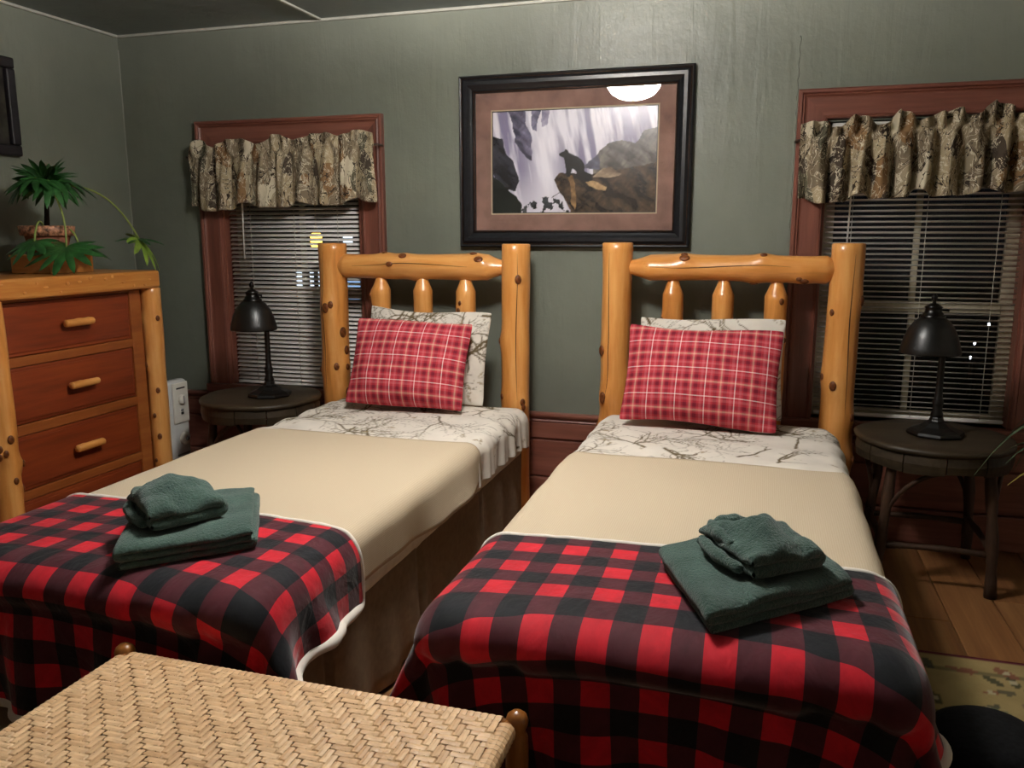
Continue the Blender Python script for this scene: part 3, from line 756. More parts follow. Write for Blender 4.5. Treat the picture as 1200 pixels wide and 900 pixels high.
def bedding(key, side, seed):
    b = BEDS[key]; W = b['x1'] - b['x0']; cx = (b['x0'] + b['x1']) / 2; zt = b['zt']; r = 0.055
    N1 = VN(seed)
    # box spring on feet
    bs = thing('box_spring', 'box spring hidden by the skirt of the %s' % side, 'box spring', (cx, 2.6, 0))
    obj('body', rounded_box(-W / 2 + 0.03, W / 2 - 0.03, b['y0'] + 0.05 - 2.6, b['y1'] - 2.6 - 0.02, 0.12, 0.335, 0.02), 'mattress_ticking', bs)
    for sx in (-1, 1):
        for yy in (b['y0'] + 0.2 - 2.6, b['y1'] - 0.2 - 2.6):
            obj('leg', lathe([(0.022, 0.0), (0.03, 0.125)], 14, True, (sx * (W / 2 - 0.12), yy, 0)), 'twig', bs)
    tag(obj('mattress', rounded_box(b['x0'] + 0.004, b['x1'] - 0.004, b['y0'] + 0.012, b['y1'], 0.337, zt - 0.006, 0.06), 'mattress_ticking'), 'mattress under the sheet and cream spread of the %s' % side, 'mattress')
    # white sheet with printed twigs, seen between pillows and spread
    drop = 0.162; tot = W - 2 * r + PI * r + 2 * (drop - r); nu = int(tot / 0.0052); ya, yb = 2.86, b['y1'] - 0.005; nv = int((yb - ya) / 0.0058)
    V = []; UV = []
    for j in range(nv):
        y = ya + (yb - ya) * j / (nv - 1)
        back = max(0, (y - (b['y1'] - 0.07)) / 0.07)
        for i in range(nu):
            s = -tot / 2 + tot * i / (nu - 1)
            # wrinkles across the head end and gathers on the hanging side
            hang = max(0, (abs(s) - (W / 2 - r)) / 0.15)
            wr = 0.0035 * math.sin(s * 5 + 2.2 * math.sin(y * 7 + seed)) * math.sin(y * 19 + seed) + 0.003 * math.sin(31 * (y + 0.25 * s) + seed)
            wr += hang * (0.008 * math.sin(y * 46 + 2 * math.sin(9 * y) + seed) + 0.004 * math.sin(y * 95))
            x, z, nx, nz = prof_x(s, W + 0.004, r, zt)
            off = 0.004 + wr + 0.003
            V.append((cx + x + nx * off, y, z + nz * off - 0.055 * (1 - math.sqrt(max(0, 1 - min(1, back) ** 2))) - (0.06 * hang * max(0, (y - 3.45)) if hang else 0))); UV.append((s + tot / 2, y - ya))
    V = np.array(V)
    o = obj('sheet', (V, gridfaces(nu, nv), UV), 'branch_print', None, colors=branch_colors(UV, seed, tot, yb - ya, 20))
    tag(o, 'white sheet printed with bare twigs on the %s' % side, 'sheet', 'twig-print sheets')
    # cream waffle spread
    ya, yb = b['y0'] + 0.10, 2.935
    drop = 0.165; tot = W - 2 * r + PI * r + 2 * (drop - r); nu, nv = 100, 90
    V = []; UV = []
    for j in range(nv):
        t_ = j / (nv - 1)
        for i in range(nu):
            s = -tot / 2 + tot * i / (nu - 1); u = s / (tot / 2)
            hang = max(0, (abs(s) - (W / 2 - r)) / 0.15)
            y = ya + (yb + 0.035 * abs(u) ** 3 + 0.008 * math.sin(5 * u + seed) - ya) * t_
            fr_ = min(1.0, max(0.0, (y - 2.08) / 0.25)); hang_ = hang; hang = hang * fr_
            ss = s * (1 + 0.012 * hang * math.sin(4.5 * y + seed))
            x, z, nx, nz = prof_x(ss, W + 0.016, r, zt + 0.008)
            off = 0.004 + 0.003 * N1(x * 5 + 9, y * 5) + hang * (0.008 + 0.012 * math.sin(6.5 * y + seed) * hang + 0.004 * math.sin(21 * y)) - 0.004 * (t_ > 0.985) - 0.004 * hang_ * (1 - fr_)
            V.append((cx + x + nx * off, y, z + nz * off)); UV.append((s, y))
    o = obj('bedspread', (V, gridfaces(nu, nv), UV), 'spread', None)
    s = o.modifiers.new('thick', 'SOLIDIFY'); s.thickness = 0.004; s.offset = -1
    tag(o, 'cream waffle-weave spread across the %s' % side, 'bedspread', 'cream bedspreads')
    # pleated skirt round three sides
    path = []
    step = 0.014
    yk = b['y1'] - 0.03
    while yk > b['y0'] + 0.05: path.append((W / 2 - 0.012, yk, 1, 0)); yk -= step
    xk = W / 2 - 0.02
    while xk > -W / 2 + 0.02: path.append((xk, b['y0'] + 0.035, 0, -1)); xk -= step
    yk = b['y0'] + 0.05
    while yk < b['y1'] - 0.03: path.append((-W / 2 + 0.012, yk, -1, 0)); yk += step
    nz_ = 9; V = []; UV = []
    for j in range(nz_):
        t_ = j / (nz_ - 1); z = 0.405 - 0.39 * t_
        for k, (px, py, nx, ny) in enumerate(path):
            wv = 0.012 * math.sin(0.35 * k + 1.5 * math.sin(0.05 * k) + seed) * t_ + 0.004 * t_ * math.sin(0.11 * k)
            q = (k * step) % 0.62
            if q < 0.035: wv -= 0.028 * (0.3 + 0.7 * t_)            # box pleat
            off = -0.006 + wv + 0.012 * t_
            V.append((cx + px + nx * off, py + ny * off, z)); UV.append((k * step, z))
    o = obj('bed_skirt', (V, gridfaces(len(path), nz_, 0, True), UV), 'skirt', None)
    s = o.modifiers.new('thick', 'SOLIDIFY'); s.thickness = 0.002
    tag(o, 'taupe pleated skirt hanging to the floor round the %s' % side, 'bed skirt', 'pleated bed skirts')
bedding('L', 'bed nearer the dresser', 3)
bedding('R', 'right-hand bed', 14)

# ------------------------------------------------------------------ draped plaid blankets (small cloth solver)
def drape(P, boxes, th, steps=130, iters=14, mu=0.7):
    nv, nu, _ = P.shape; h = np.linalg.norm(P[0, 1] - P[0, 0])
    prev = P.copy(); g = np.array([0, 0, -9.8]); dt = 0.014
    pairs = []
    def add(sa, sb, stf): pairs.append((sa, sb, np.linalg.norm(P[sa] - P[sb], axis=-1)[..., None].copy(), stf))
    sl = slice
    for o in (0, 1):
        e = nu - 1 - ((nu - 1 - o) % 2)
        add((sl(None), sl(o, nu - 1, 2)), (sl(None), sl(o + 1, nu, 2)), 0.5)
        add((sl(o, nv - 1, 2), sl(None)), (sl(o + 1, nv, 2), sl(None)), 0.5)
    add((sl(0, nv - 1), sl(0, nu - 1)), (sl(1, nv), sl(1, nu)), 0.10); add((sl(0, nv - 1), sl(1, nu)), (sl(1, nv), sl(0, nu - 1)), 0.10)
    add((sl(None), sl(0, nu - 2)), (sl(None), sl(2, nu)), 0.16); add((sl(0, nv - 2), sl(None)), (sl(2, nv), sl(None)), 0.16)
    add((sl(None), sl(0, nu - 4)), (sl(None), sl(4, nu)), 0.05); add((sl(0, nv - 4), sl(None)), (sl(4, nv), sl(None)), 0.05)
    def collide(Q, old):
        for c, hf, r in boxes:
            d = Q - c; sgn = np.where(d >= 0, 1.0, -1.0); q = np.abs(d) - (hf - r)
            qm = np.maximum(q, 0); ln = np.linalg.norm(qm, axis=-1); mx = q.max(axis=-1)
            sd = np.where(mx > 0, ln, mx) - r
            nrm = np.where((mx > 0)[..., None], qm / (ln[..., None] + 1e-9), (q == mx[..., None]).astype(float)) * sgn
            pen = th - sd; hit = pen > 0
            Q = Q + np.where(hit[..., None], nrm * pen[..., None], 0)
            mv = Q - old; tn = mv - nrm * (mv * nrm).sum(-1, keepdims=True)
            fr = np.where(hit & (nrm[..., 2] > 0.6), mu, np.where(hit, 0.25, 0.0))[..., None]
            Q = Q - tn * fr
        Q[..., 2] = np.maximum(Q[..., 2], 0.012)
        return Q
    for s in range(steps):
        vel = (P - prev) * 0.965
        prev = P.copy(); P = P + vel + g * dt * dt
        for _ in range(iters):
            for sa, sb, L, k in pairs:
                d = P[sb] - P[sa]; ln = np.linalg.norm(d, axis=-1, keepdims=True) + 1e-9
                c = d * (1 - L / ln) * k
                P[sa] += c; P[sb] -= c
        P = collide(P, prev)
    return P
def grid_normals(P):
    du = np.gradient(P, axis=1); dv = np.gradient(P, axis=0); n = np.cross(du, dv)
    return n / (np.linalg.norm(n, axis=-1, keepdims=True) + 1e-9)
def blanket(key, x0, x1, ytop, lng, rot, label, seed, ph, bulge):
    b = BEDS[key]; W = b['x1'] - b['x0']; cx = (b['x0'] + b['x1']) / 2
    h = 0.0235; nu = int((x1 - x0) / h) + 1; nv = int(lng / h) + 1
    R = np.random.RandomState(seed)
    u, v = np.meshgrid(np.linspace(0, x1 - x0, nu), np.linspace(0, lng, nv))
    X = x0 + u; Y = ytop - v
    c_, s_ = math.cos(rot), math.sin(rot); mx, my = (x0 + x1) / 2, ytop - 0.3
    Xr = mx + (X - mx) * c_ - (Y - my) * s_; Yr = my + (X - mx) * s_ + (Y - my) * c_
    N1 = VN(seed)
    Z = b['zt'] + 0.035 + 0.012 * N1(u * 7, v * 7)
    P = np.stack([Xr, Yr, Z], axis=-1)
    boxes = [(np.array([cx, (b['y0'] + b['y1']) / 2, 0.455]), np.array([W / 2 + 0.014, (b['y1'] - b['y0']) / 2 + 0.012, b['zt'] + 0.012 - 0.455]), 0.07),
             (np.array([cx, (b['y0'] + b['y1']) / 2 + 0.01, 0.19]), np.array([W / 2 + 0.012, (b['y1'] - b['y0']) / 2 - 0.01, 0.185]), 0.02)]
    P = drape(P, boxes, 0.010)
    P = P + 0.0035 * (N1.fbm(u * 9, v * 9)[..., None] - 0.5) * grid_normals(P) * -1
    # the slack that rolls over the front edge of the mattress
    vv_ = np.linspace(0, lng, nv)
    for i in range(nu):
        lowr = np.where(P[:, i, 2] < b['zt'] - 0.012)[0]; fy = np.where(P[:, i, 1] < b['y0'] + 0.03)[0]
        if len(lowr) == 0 or len(fy) == 0: continue
        ve = vv_[min(max(lowr[0], fy[0]), nv - 1)]; dv = vv_ - ve
        f = np.where(dv < 0, np.exp(-(dv / 0.075) ** 2), np.exp(-(dv / 0.027) ** 2))
        a_ = bulge * (0.65 + 0.7 * float(N1(u[0, i] * 4, 3.3)))
        P[:, i, 1] -= f * a_; P[:, i, 2] += f * a_ * 0.12 - np.exp(-((dv - 0.01) / 0.03) ** 2) * a_ * 0.35
    n = grid_normals(P)
    if n[2:12, 10:-10, 2].mean() < 0: n = -n
    root = thing('blanket', label, 'blanket', (cx, b['y0'], 0), group='red and black plaid blankets')
    off = np.array([cx, b['y0'], 0])
    # sherpa side: a thick layer that stands out a little past the plaid
    E_ = np.pad(P, ((1, 1), (1, 1), (0, 0)), mode='edge'); nE = np.pad(n, ((1, 1), (1, 1), (0, 0)), mode='edge')
    ext = 0.011
    def out(a, c): d = a - c; return a + d / (np.linalg.norm(d, axis=-1, keepdims=True) + 1e-9) * ext
    E_[0] = out(E_[1], E_[2]); E_[-1] = out(E_[-2], E_[-3]); E_[:, 0] = out(E_[:, 1], E_[:, 2]); E_[:, -1] = out(E_[:, -2], E_[:, -3])
    top = (E_ + nE * 0.0015 - off).reshape(-1, 3); bot = (E_ - nE * 0.0085 - off).reshape(-1, 3)
    NU, NV = nu + 2, nv + 2
    V = list(map(tuple, top)) + list(map(tuple, bot)); k = NU * NV
    F = gridfaces(NU, NV, 0, True) + gridfaces(NU, NV, k)
    for i in range(NU - 1):
        F.append((i, i + 1, k + i + 1, k + i)); a = (NV - 1) * NU + i; F.append((a + 1, a, k + a, k + a + 1))
    for j in range(NV - 1):
        a = j * NU; F.append((a + NU, a, k + a, k + a + NU)); a = j * NU + NU - 1; F.append((a, a + NU, k + a + NU, k + a))
    uu, vv = np.meshgrid(np.linspace(0, x1 - x0, NU), np.linspace(0, lng, NV)); uvE = np.stack([uu.ravel(), vv.ravel()], 1)
    obj('sherpa_lining', (V, F, np.concatenate([uvE, uvE])), 'sherpa', root, subsurf=1)
    hem = np.concatenate([P[0], P[1:, -1], P[-1, ::-1][1:], P[::-1, 0][1:]]); hn = np.concatenate([n[0], n[1:, -1], n[-1, ::-1][1:], n[::-1, 0][1:]])
    hp = hem + hn * 0.004 - off; hr = [(0.0068 if k < nu else (0.013 if k < nu + nv else 0.010)) + 0.006 * R.rand() * (k >= nu) + 0.002 * R.rand() for k in range(len(hp))]; hp = hp + R.uniform(-0.002, 0.002, hp.shape)
    obj('sherpa_hem', tube(hp, hr, 8), 'sherpa', root, subsurf=1)
    uv = np.stack([u.ravel() + ph[0], v.ravel() + ph[1]], 1)
    obj('plaid_face', ((P + n * 0.0065 - off).reshape(-1, 3), gridfaces(nu, nv, 0, True), uv), 'buffalo', root, subsurf=2)
    return P
PL = blanket('L', -2.20, -0.855, 2.02, 0.82, math.radians(-1.5), 'red and black buffalo-check blanket over the foot of the bed nearer the dresser', 8, (0.02, 0.03), 0.036)
PR = blanket('R', -0.86, 0.56, 2.11, 0.87, math.radians(0.5), 'red and black buffalo-check blanket over the foot of the right-hand bed', 21, (0.05, 0.06), 0.058)

# ------------------------------------------------------------------ pillows
def pillow_geo(w, h, T, nu, nv, seed, flange=0.0):
    N1 = VN(seed); V = []; UV = []
    for face in (1, -1):
        for j in range(nv):
            for i in range(nu):
                a = -1 + 2 * i / (nu - 1); b = -1 + 2 * j / (nv - 1)
                x = a * w / 2 * (1 - 0.05 * (1 - b * b) * abs(a) ** 3 - 0.025 * abs(a * b) ** 8); z = b * h / 2 * (1 - 0.075 * (1 - a * a) * abs(b) ** 3 - 0.03 * abs(a * b) ** 8) + 0.006 * math.sin(3.1 * a + seed) * b
                p = (max(0, 1 - abs(a) ** 2.4) ** 0.72) * (max(0, 1 - abs(b) ** 2.4) ** 0.72) * (1 - 0.18 * b)
                wr = 0.022 * (float(N1.fbm(a * 3 + 5, b * 3 + face)) - 0.5) * p ** 0.4 + 0.006 * math.sin(9 * a + 4 * b + seed) * max(0, 1 - p) * p * 2
                y = -face * (T / 2 * p + 0.002 + wr)
                V.append((x, y, z)); UV.append((x + w / 2, z + h / 2))
    F = gridfaces(nu, nv) + gridfaces(nu, nv, nu * nv, True); k = nu * nv
    for i in range(nu - 1): F.append((i + 1, i, k + i, k + i + 1)); a = (nv - 1) * nu + i; F.append((a, a + 1, k + a + 1, k + a))
    for j in range(nv - 1): a = j * nu; F.append((a, a + nu, k + a + nu, k + a)); a += nu - 1; F.append((a + nu, a, k + a, k + a + nu))
    return V, F, UV
def pillow(name, w, h, T, cx, yb, zb, lean, roll, yaw, label, plaid, seed, group):
    if plaid:
        o = obj(name, pillow_geo(w, h, T, 44, 34, seed), 'flannel', None, subsurf=1)
    else:
        g = pillow_geo(w, h, T, 110, 84, seed)
        o = obj(name, g, 'branch_print', None, colors=branch_colors(g[2], seed, w, h, 14))
    o.rotation_euler = (-lean, roll, yaw)
    # the lower edge rests on the sheet, the back leans on what stands behind
    o.location = (cx, yb + math.sin(lean) * h / 2, zb + math.cos(lean) * h / 2 + 0.004)
    tag(o, label, 'pillow', group)
    return o
LN = math.radians
pillow('pillow', 0.575, 0.430, 0.170, -1.548, 3.385, 0.590, LN(23), LN(1.5), LN(3), 'red flannel plaid pillow on the bed nearer the dresser', True, 2, 'red plaid pillows')
pillow('pillow', 0.650, 0.435, 0.170, -0.232, 3.400, 0.590, LN(23), LN(1.0), LN(-2), 'red flannel plaid pillow on the right-hand bed', True, 6, 'red plaid pillows')
pillow('pillow', 0.620, 0.445, 0.120, -1.525, 3.575, 0.590, LN(13), LN(2.2), LN(2), 'white twig-print pillow behind the plaid one on the bed nearer the dresser', False, 31, 'white twig-print pillows')
pillow('pillow', 0.625, 0.445, 0.120, -0.205, 3.580, 0.590, LN(13), LN(-0.5), LN(-1), 'white twig-print pillow behind the plaid one on the right-hand bed', False, 32, 'white twig-print pillows')

# ------------------------------------------------------------------ folded green towels
def towel_geo(w, d, layers, th, seed, lump=0.004, hump=0.0, skew=0.0):
    # a serpentine fold in (x, z): layers stacked, closed folds at alternate ends, extruded along y
    pts = []; half = w / 2
    z = th / 2
    for L in range(layers):
        dr = 1 if L % 2 == 0 else -1
        for s in np.linspace(-half, half, 13): pts.append((dr * s, z))
        if L < layers - 1:
            for a in np.linspace(-PI / 2, PI / 2, 5)[1:-1]: pts.append((dr * (half + math.cos(a) * th / 2), z + th / 2 + math.sin(a) * th / 2))
        z += th
    P = np.array(pts); T = np.gradient(P, axis=0); T /= np.linalg.norm(T, axis=1)[:, None] + 1e-9
    Nn = np.stack([-T[:, 1], T[:, 0]], 1); A = P + Nn * th * 0.48; B = P - Nn * th * 0.48
    # rounded loose ends
    prof = list(A) + [P[-1] + T[-1] * th * 0.4] + list(B[::-1]) + [P[0] - T[0] * th * 0.4]
    n = len(prof); ny = 22; V = []; F = []; N1, N2 = VN(seed), VN(seed + 3); top = layers * th
    for j in range(ny):
        q = j / (ny - 1); y = (q - 0.5) * d; e = min(q, 1 - q) / 0.06; sh = 1.0 if e >= 1 else 0.82 + 0.18 * math.sqrt(1 - (1 - e) ** 2)
        for (x, z) in prof:
            zz = z * sh + (1 - sh) * top * 0.25
            f = zz / top
            hm = hump * f * math.exp(-((x / (w * 0.33)) ** 2 + (y / (d * 0.36)) ** 2)) 
            wr = lump * f * (float(N1.fbm(x * 16 + 9, y * 16 + 9)) - 0.45) * 4
            V.append((x + skew * f * y + 0.006 * (float(N2(y * 22 + 5, zz * 60)) - 0.5), y + 0.008 * (float(N2(x * 18 + 3, zz * 80 + 7)) - 0.5), max(0.001, zz + hm + wr * (0.25 if zz < th else 1))))
    for j in range(ny - 1):
        for k in range(n): a = j * n + k; b = j * n + (k + 1) % n; F.append((a, a + n, b + n, b))
    # end caps: quads between the two sides of the cloth
    m = len(P)
    for base, fl in ((0, False), ((ny - 1) * n, True)):
        for k in range(m - 1):
            q = (base + k, base + k + 1, base + 2 * m - k - 1, base + 2 * m - k)
            F.append(q if not fl else tuple(reversed(q)))
    return V, F
def shear(g, a0, a1):          # local x and y axes turned to the angles a0 and a1
    return [(x * math.cos(a0) + y * math.cos(a1), x * math.sin(a0) + y * math.sin(a1), z) for x, y, z in g[0]], g[1]
def rest_z(P, x, y, r):        # the highest point of a blanket round (x, y)
    d = np.hypot(P[..., 0] - x, P[..., 1] - y); return float(P[..., 2][d < r].max()) + 0.0075
def towels(c1, a0, a1, w_, d_, c2, b0, zb, seed, label1, label2):
    o = obj('bath_towel', shear(towel_geo(w_, d_, 3, 0.021, seed, 0.008), LN(a0), LN(a1)), 'towel', None, subsurf=1)
    o.location = (c1[0], c1[1], zb); tag(o, label1, 'towel', 'folded green bath towels')
    # the small towel on top: loosely folded and humped, with rolled flaps at its open side
    t_ = thing('hand_towel', label2, 'towel', (c2[0], c2[1], zb + 0.071), LN(b0), 'crumpled green hand towels')
    obj('folded_cloth', towel_geo(0.165, 0.21, 2, 0.028, seed + 7, 0.018, 0.045, 0.10), 'towel', t_, subsurf=1)
    for k, (p0, p1, p2, rr) in enumerate((((-0.094, -0.075, 0.014), (-0.112, 0.02, 0.018), (-0.080, 0.10, 0.024), 0.014), ((-0.078, -0.02, 0.045), (-0.085, 0.06, 0.062), (-0.045, 0.112, 0.05), 0.013),
                                          ((-0.06, 0.095, 0.045), (0.0, 0.112, 0.060), (0.05, 0.095, 0.040), 0.016), ((0.05, 0.112, 0.016), (0.0, 0.12, 0.03), (-0.05, 0.118, 0.03), 0.014))):
        obj('rolled_edge', tube(bez(p0, p1, p2, 12), [rr * (0.6 + 0.5 * math.sin(PI * (i + 1) / 13)) + 0.0025 * math.sin(1.7 * i + k) for i in range(12)], 12), 'towel', t_, subsurf=1)
towels((-1.400, 1.742), 45, 123, 0.295, 0.385, (-1.416, 1.690), 58, rest_z(PL, -1.40, 1.76, 0.17), 50, 'larger folded green towel on the plaid blanket nearer the dresser', 'small crumpled green towel on top of the folded towel nearer the dresser')
towels((0.008, 1.852), 43, 112, 0.370, 0.365, (0.018, 1.822), 38, rest_z(PR, 0.0, 1.87, 0.2), 61, 'larger folded green towel on the right-hand plaid blanket', 'small humped green towel on top of the folded towel on the right-hand bed')

# ------------------------------------------------------------------ round twig tables
def side_table(cx, cy, label, rot):
    zt = 0.582; root = thing('side_table', label, 'table', (cx, cy, 0), rot, 'round rustic side tables')
    R = np.random.RandomState(4)
    n = 56; pr = [(0.0, zt), (0.2, zt), (0.283, zt), (0.292, zt - 0.004), (0.296, zt - 0.012), (0.291, zt - 0.024), (0.285, zt - 0.026)]
    V, F = lathe(pr, n, False)
    V = [(x * (1 + 0.010 * math.sin(5 * math.atan2(y, x)) + 0.006 * math.sin(11 * math.atan2(y, x) + 1)), y * (1 + 0.010 * math.sin(5 * math.atan2(y, x)) + 0.006 * math.sin(11 * math.atan2(y, x) + 1)), z) for x, y, z in V]
    top = obj('table_top', (V, F), 'table_paint', root)
    # apron of split bark pieces standing round under the top
    for k in range(12):
        a0 = 2 * PI * k / 12 + 0.008; a1 = 2 * PI * (k + 1) / 12 - 0.008; V = []; m = 7
        for t_ in range(m):
            a = a0 + (a1 - a0) * t_ / (m - 1)
            for r, z in ((0.272, zt - 0.025), (0.272, zt - 0.098 - 0.006 * math.sin(3 * a + k)), (0.284, zt - 0.095 - 0.006 * math.sin(3 * a + k)), (0.289, zt - 0.06), (0.284, zt - 0.025)):
                V.append((r * math.cos(a), r * math.sin(a), z))
        F = [(i * 5 + j, i * 5 + (j + 1) % 5, (i + 1) * 5 + (j + 1) % 5, (i + 1) * 5 + j) for i in range(m - 1) for j in range(5)] + [tuple(reversed(range(5))), tuple(range((m - 1) * 5, m * 5))]
        obj('apron_piece', (V, F), 'table_paint', root, smooth=False)
    legs = []
    for k in range(4):
        a = PI / 4 + k * PI / 2
        p0 = np.array([0.235 * math.cos(a), 0.235 * math.sin(a), zt - 0.03]); p1 = np.array([0.295 * math.cos(a), 0.295 * math.sin(a), 0.0])
        mid = (p0 + p1) / 2 + np.array([R.uniform(-.015, .015), R.uniform(-.015, .015), 0]); legs.append((p0, p1))
        obj('leg', tube(bez(p0, mid, p1, 10), [0.021 + 0.003 * math.sin(2 * i + k) for i in range(10)], 10), 'twig', root)
    for k in range(4):
        for f, r in ((0.70, 0.013),):
            a = legs[k][0] * (1 - f) + legs[k][1] * f; b = legs[(k + 1) % 4][0] * (1 - f) + legs[(k + 1) % 4][1] * f
            a = a + [0, 0, 0.02 * (k % 2)]; b = b + [0, 0, 0.02 * (k % 2)]
            obj('stretcher', tube(bez(a, (a + b) / 2 + np.array([0, 0, 0.015]), b, 8), [r + 0.002 * math.sin(2 * i) for i in range(8)], 8), 'twig', root)
    # bent twig braces from legs to the top
    for k in range(4):
        a = legs[k][0] * 0.5 + legs[k][1] * 0.5; q = math.atan2(a[1], a[0])
        e = np.array([0.26 * math.cos(q + 0.75), 0.26 * math.sin(q + 0.75), zt - 0.09])
        obj('brace', tube(bez(a, np.array([0.26 * math.cos(q + 0.2), 0.26 * math.sin(q + 0.2), zt - 0.14]), e, 9), 0.009, 8), 'twig', root)
    return root
side_table(-2.395, 3.545, 'round dark rustic side table between the dresser and the left bed', math.radians(8))
side_table(0.69, 3.60, 'round dark rustic side table right of the right-hand bed', math.radians(0))

# ------------------------------------------------------------------ black desk lamps
def desk_lamp(x, y, z, label, sx):
    r = thing('desk_lamp', label, 'lamp', (x, y, z), 0, 'black desk lamps')
    V, F = lathe([(0.0, 0.0), (0.105, 0.0), (0.108, 0.008), (0.104, 0.018), (0.09, 0.026), (0.062, 0.036), (0.045, 0.05), (0.028, 0.058), (0.024, 0.075), (0.0, 0.075)], 8, False)
    obj('base', (V, F), 'lamp_black', r, smooth=False, bevel=0.004)
    obj('pole', lathe([(0.0, 0.07), (0.021, 0.07), (0.024, 0.085), (0.018, 0.10), (0.020, 0.125), (0.022, 0.135), (0.016, 0.15), (0.0135, 0.18), (0.0125, 0.40), (0.018, 0.405), (0.018, 0.42), (0.0, 0.42)], 16, False), 'lamp_black', r)
    obj('arm', tube(bez((0, 0, 0.415), (-0.002, -0.01, 0.47), (sx, -0.015, 0.485), 10), 0.009, 8), 'lamp_metal', r)
    sh = obj('shade', lathe([(0.109, 0.0), (0.112, 0.0), (0.113, 0.006), (0.108, 0.026), (0.098, 0.064), (0.084, 0.098), (0.065, 0.126), (0.048, 0.140), (0.042, 0.144), (0.042, 0.137), (0.063, 0.122), (0.082, 0.095), (0.096, 0.062), (0.106, 0.025), (0.109, 0.0)], 36, False), 'lamp_black', r, loc=(sx, -0.02, 0.332))
    obj('neck', lathe([(0.0, 0.136), (0.044, 0.138), (0.046, 0.147), (0.038, 0.153), (0.036, 0.161), (0.030, 0.167), (0.030, 0.179), (0.034, 0.183), (0.022, 0.191), (0.014, 0.197), (0.0, 0.197)], 20, False), 'lamp_metal', sh)
    obj('finial', lathe([(0.0, 0.195), (0.008, 0.197), (0.006, 0.204), (0.012, 0.213), (0.011, 0.225), (0.004, 0.235), (0.0, 0.237)], 14, False), 'lamp_metal', sh)
    obj('switch', tube([(0.03, 0, 0.172), (0.056, -0.002, 0.170)], [0.004, 0.006], 8), 'lamp_metal', sh)
    obj('bulb', ellipsoid(0.028, 0.028, 0.036, 14, 8, (0, 0, 0.055)), 'slat_white', sh)
    return r
desk_lamp(-2.335, 3.535, 0.583, 'black dome-shaded desk lamp on the table beside the dresser', -0.058)
desk_lamp(0.695, 3.60, 0.583, 'black dome-shaded desk lamp on the table right of the beds', -0.050)

# ------------------------------------------------------------------ log dresser
def dresser():
    X0 = -2.90; ya, yb = 2.49, 3.405; yc = (ya + yb) / 2
    root = thing('dresser', 'log-trimmed wooden dresser with dark red-brown drawers against the left wall', 'dresser', ((X0 - 3.42) / 2, yc, 0))
    ox, oy = root.location[0], root.location[1]
    def bx(n, x0, x1, y0, y1, z0, z1, m, par=root, bev=0.004): return obj(n, box(x0 - ox, x1 - ox, y0 - oy, y1 - oy, z0, z1), m, par, smooth=False, bevel=bev)
    bx('body', -3.42, X0 - 0.018, ya + 0.02, yb - 0.02, 0.03, 1.118, 'dresser_side')
    V, F = box(-3.44 - ox, X0 + 0.055 - ox, ya - 0.06 - oy, yb + 0.015 - oy, 1.120, 1.205)
    top = obj('top', (V, F), 'dresser_top_y', root, smooth=False, bevel=0.012)
    # live-edge bumps along the front edge of the top
    R = np.random.RandomState(12)
    for k in range(15):
        y = ya - 0.04 + (yb - ya + 0.04) * (k + R.rand() * 0.8) / 15; z = 1.138 + 0.05 * R.rand()
        obj('bark_mark', ellipsoid(0.003, 0.006 + 0.012 * R.rand(), 0.003 + 0.006 * R.rand(), 8, 5), 'log_z', top, loc=(X0 + 0.0555 - ox, y - oy, z))
    # face frame rails between drawers
    dz = [(1.106, 0.882), (0.842, 0.601), (0.556, 0.320), (0.280, 0.055)]
    d0, d1 = 2.540, 3.262
    for z0, z1 in ((1.106, 1.12), (0.842, 0.882), (0.556, 0.601), (0.280, 0.320), (0.02, 0.055)):
        bx('rail', X0 - 0.02, X0, d0 - 0.03, d1 + 0.03, z0, z1, 'dresser_rail_y')
    bx('stile', X0 - 0.02, X0 + 0.002, d1, d1 + 0.072, 0.02, 1.119, 'dresser_rail_y'); bx('stile', X0 - 0.02, X0 + 0.002, d0 - 0.05, d0, 0.02, 1.119, 'dresser_rail_y')
    for zt_, zb_ in dz:
        d = bx('drawer', X0 - 0.02, X0 - 0.004, d0 + 0.003, d1 - 0.003, zb_ + 0.003, zt_ - 0.003, 'dresser_dark_y', root, 0.003)
        # raised panel edge
        obj('panel', box(X0 - 0.004 - ox, X0 + 0.001 - ox, d0 + 0.018 - oy, d1 - 0.018 - oy, zb_ + 0.018, zt_ - 0.018), 'dresser_dark_y', d, smooth=False, bevel=0.003)
        zm = (zt_ + zb_) / 2 + 0.005; yh = 2.915
        g, kn = log_geo(0.145, 0.0165, int(zm * 100), 0.06, 14, 10, (None, None), 2)
        h = obj('handle', g, 'log_z', d, loc=(X0 + 0.032 - ox, yh - 0.0725 - oy, zm), rot=(-PI / 2, 0, 0))
        for s in (0.03, 0.115):
            obj('handle_peg', lathe([(0.009, 0.0), (0.009, 0.034)], 10), 'log_z', d, loc=(X0 - ox - 0.002, yh - 0.0725 + s - oy, zm), rot=(0, PI / 2, 0))
    for y, sd in ((yb - 0.012, 81), (ya + 0.005, 95)):
        log('corner_post', 1.116, 0.047, sd, 'log_z', root, (X0 + 0.012 - ox, y - oy, 0.0), rot=(0, 0, 0.6 + sd), knots=12, lump=0.08, m=44, n=20)
dresser()

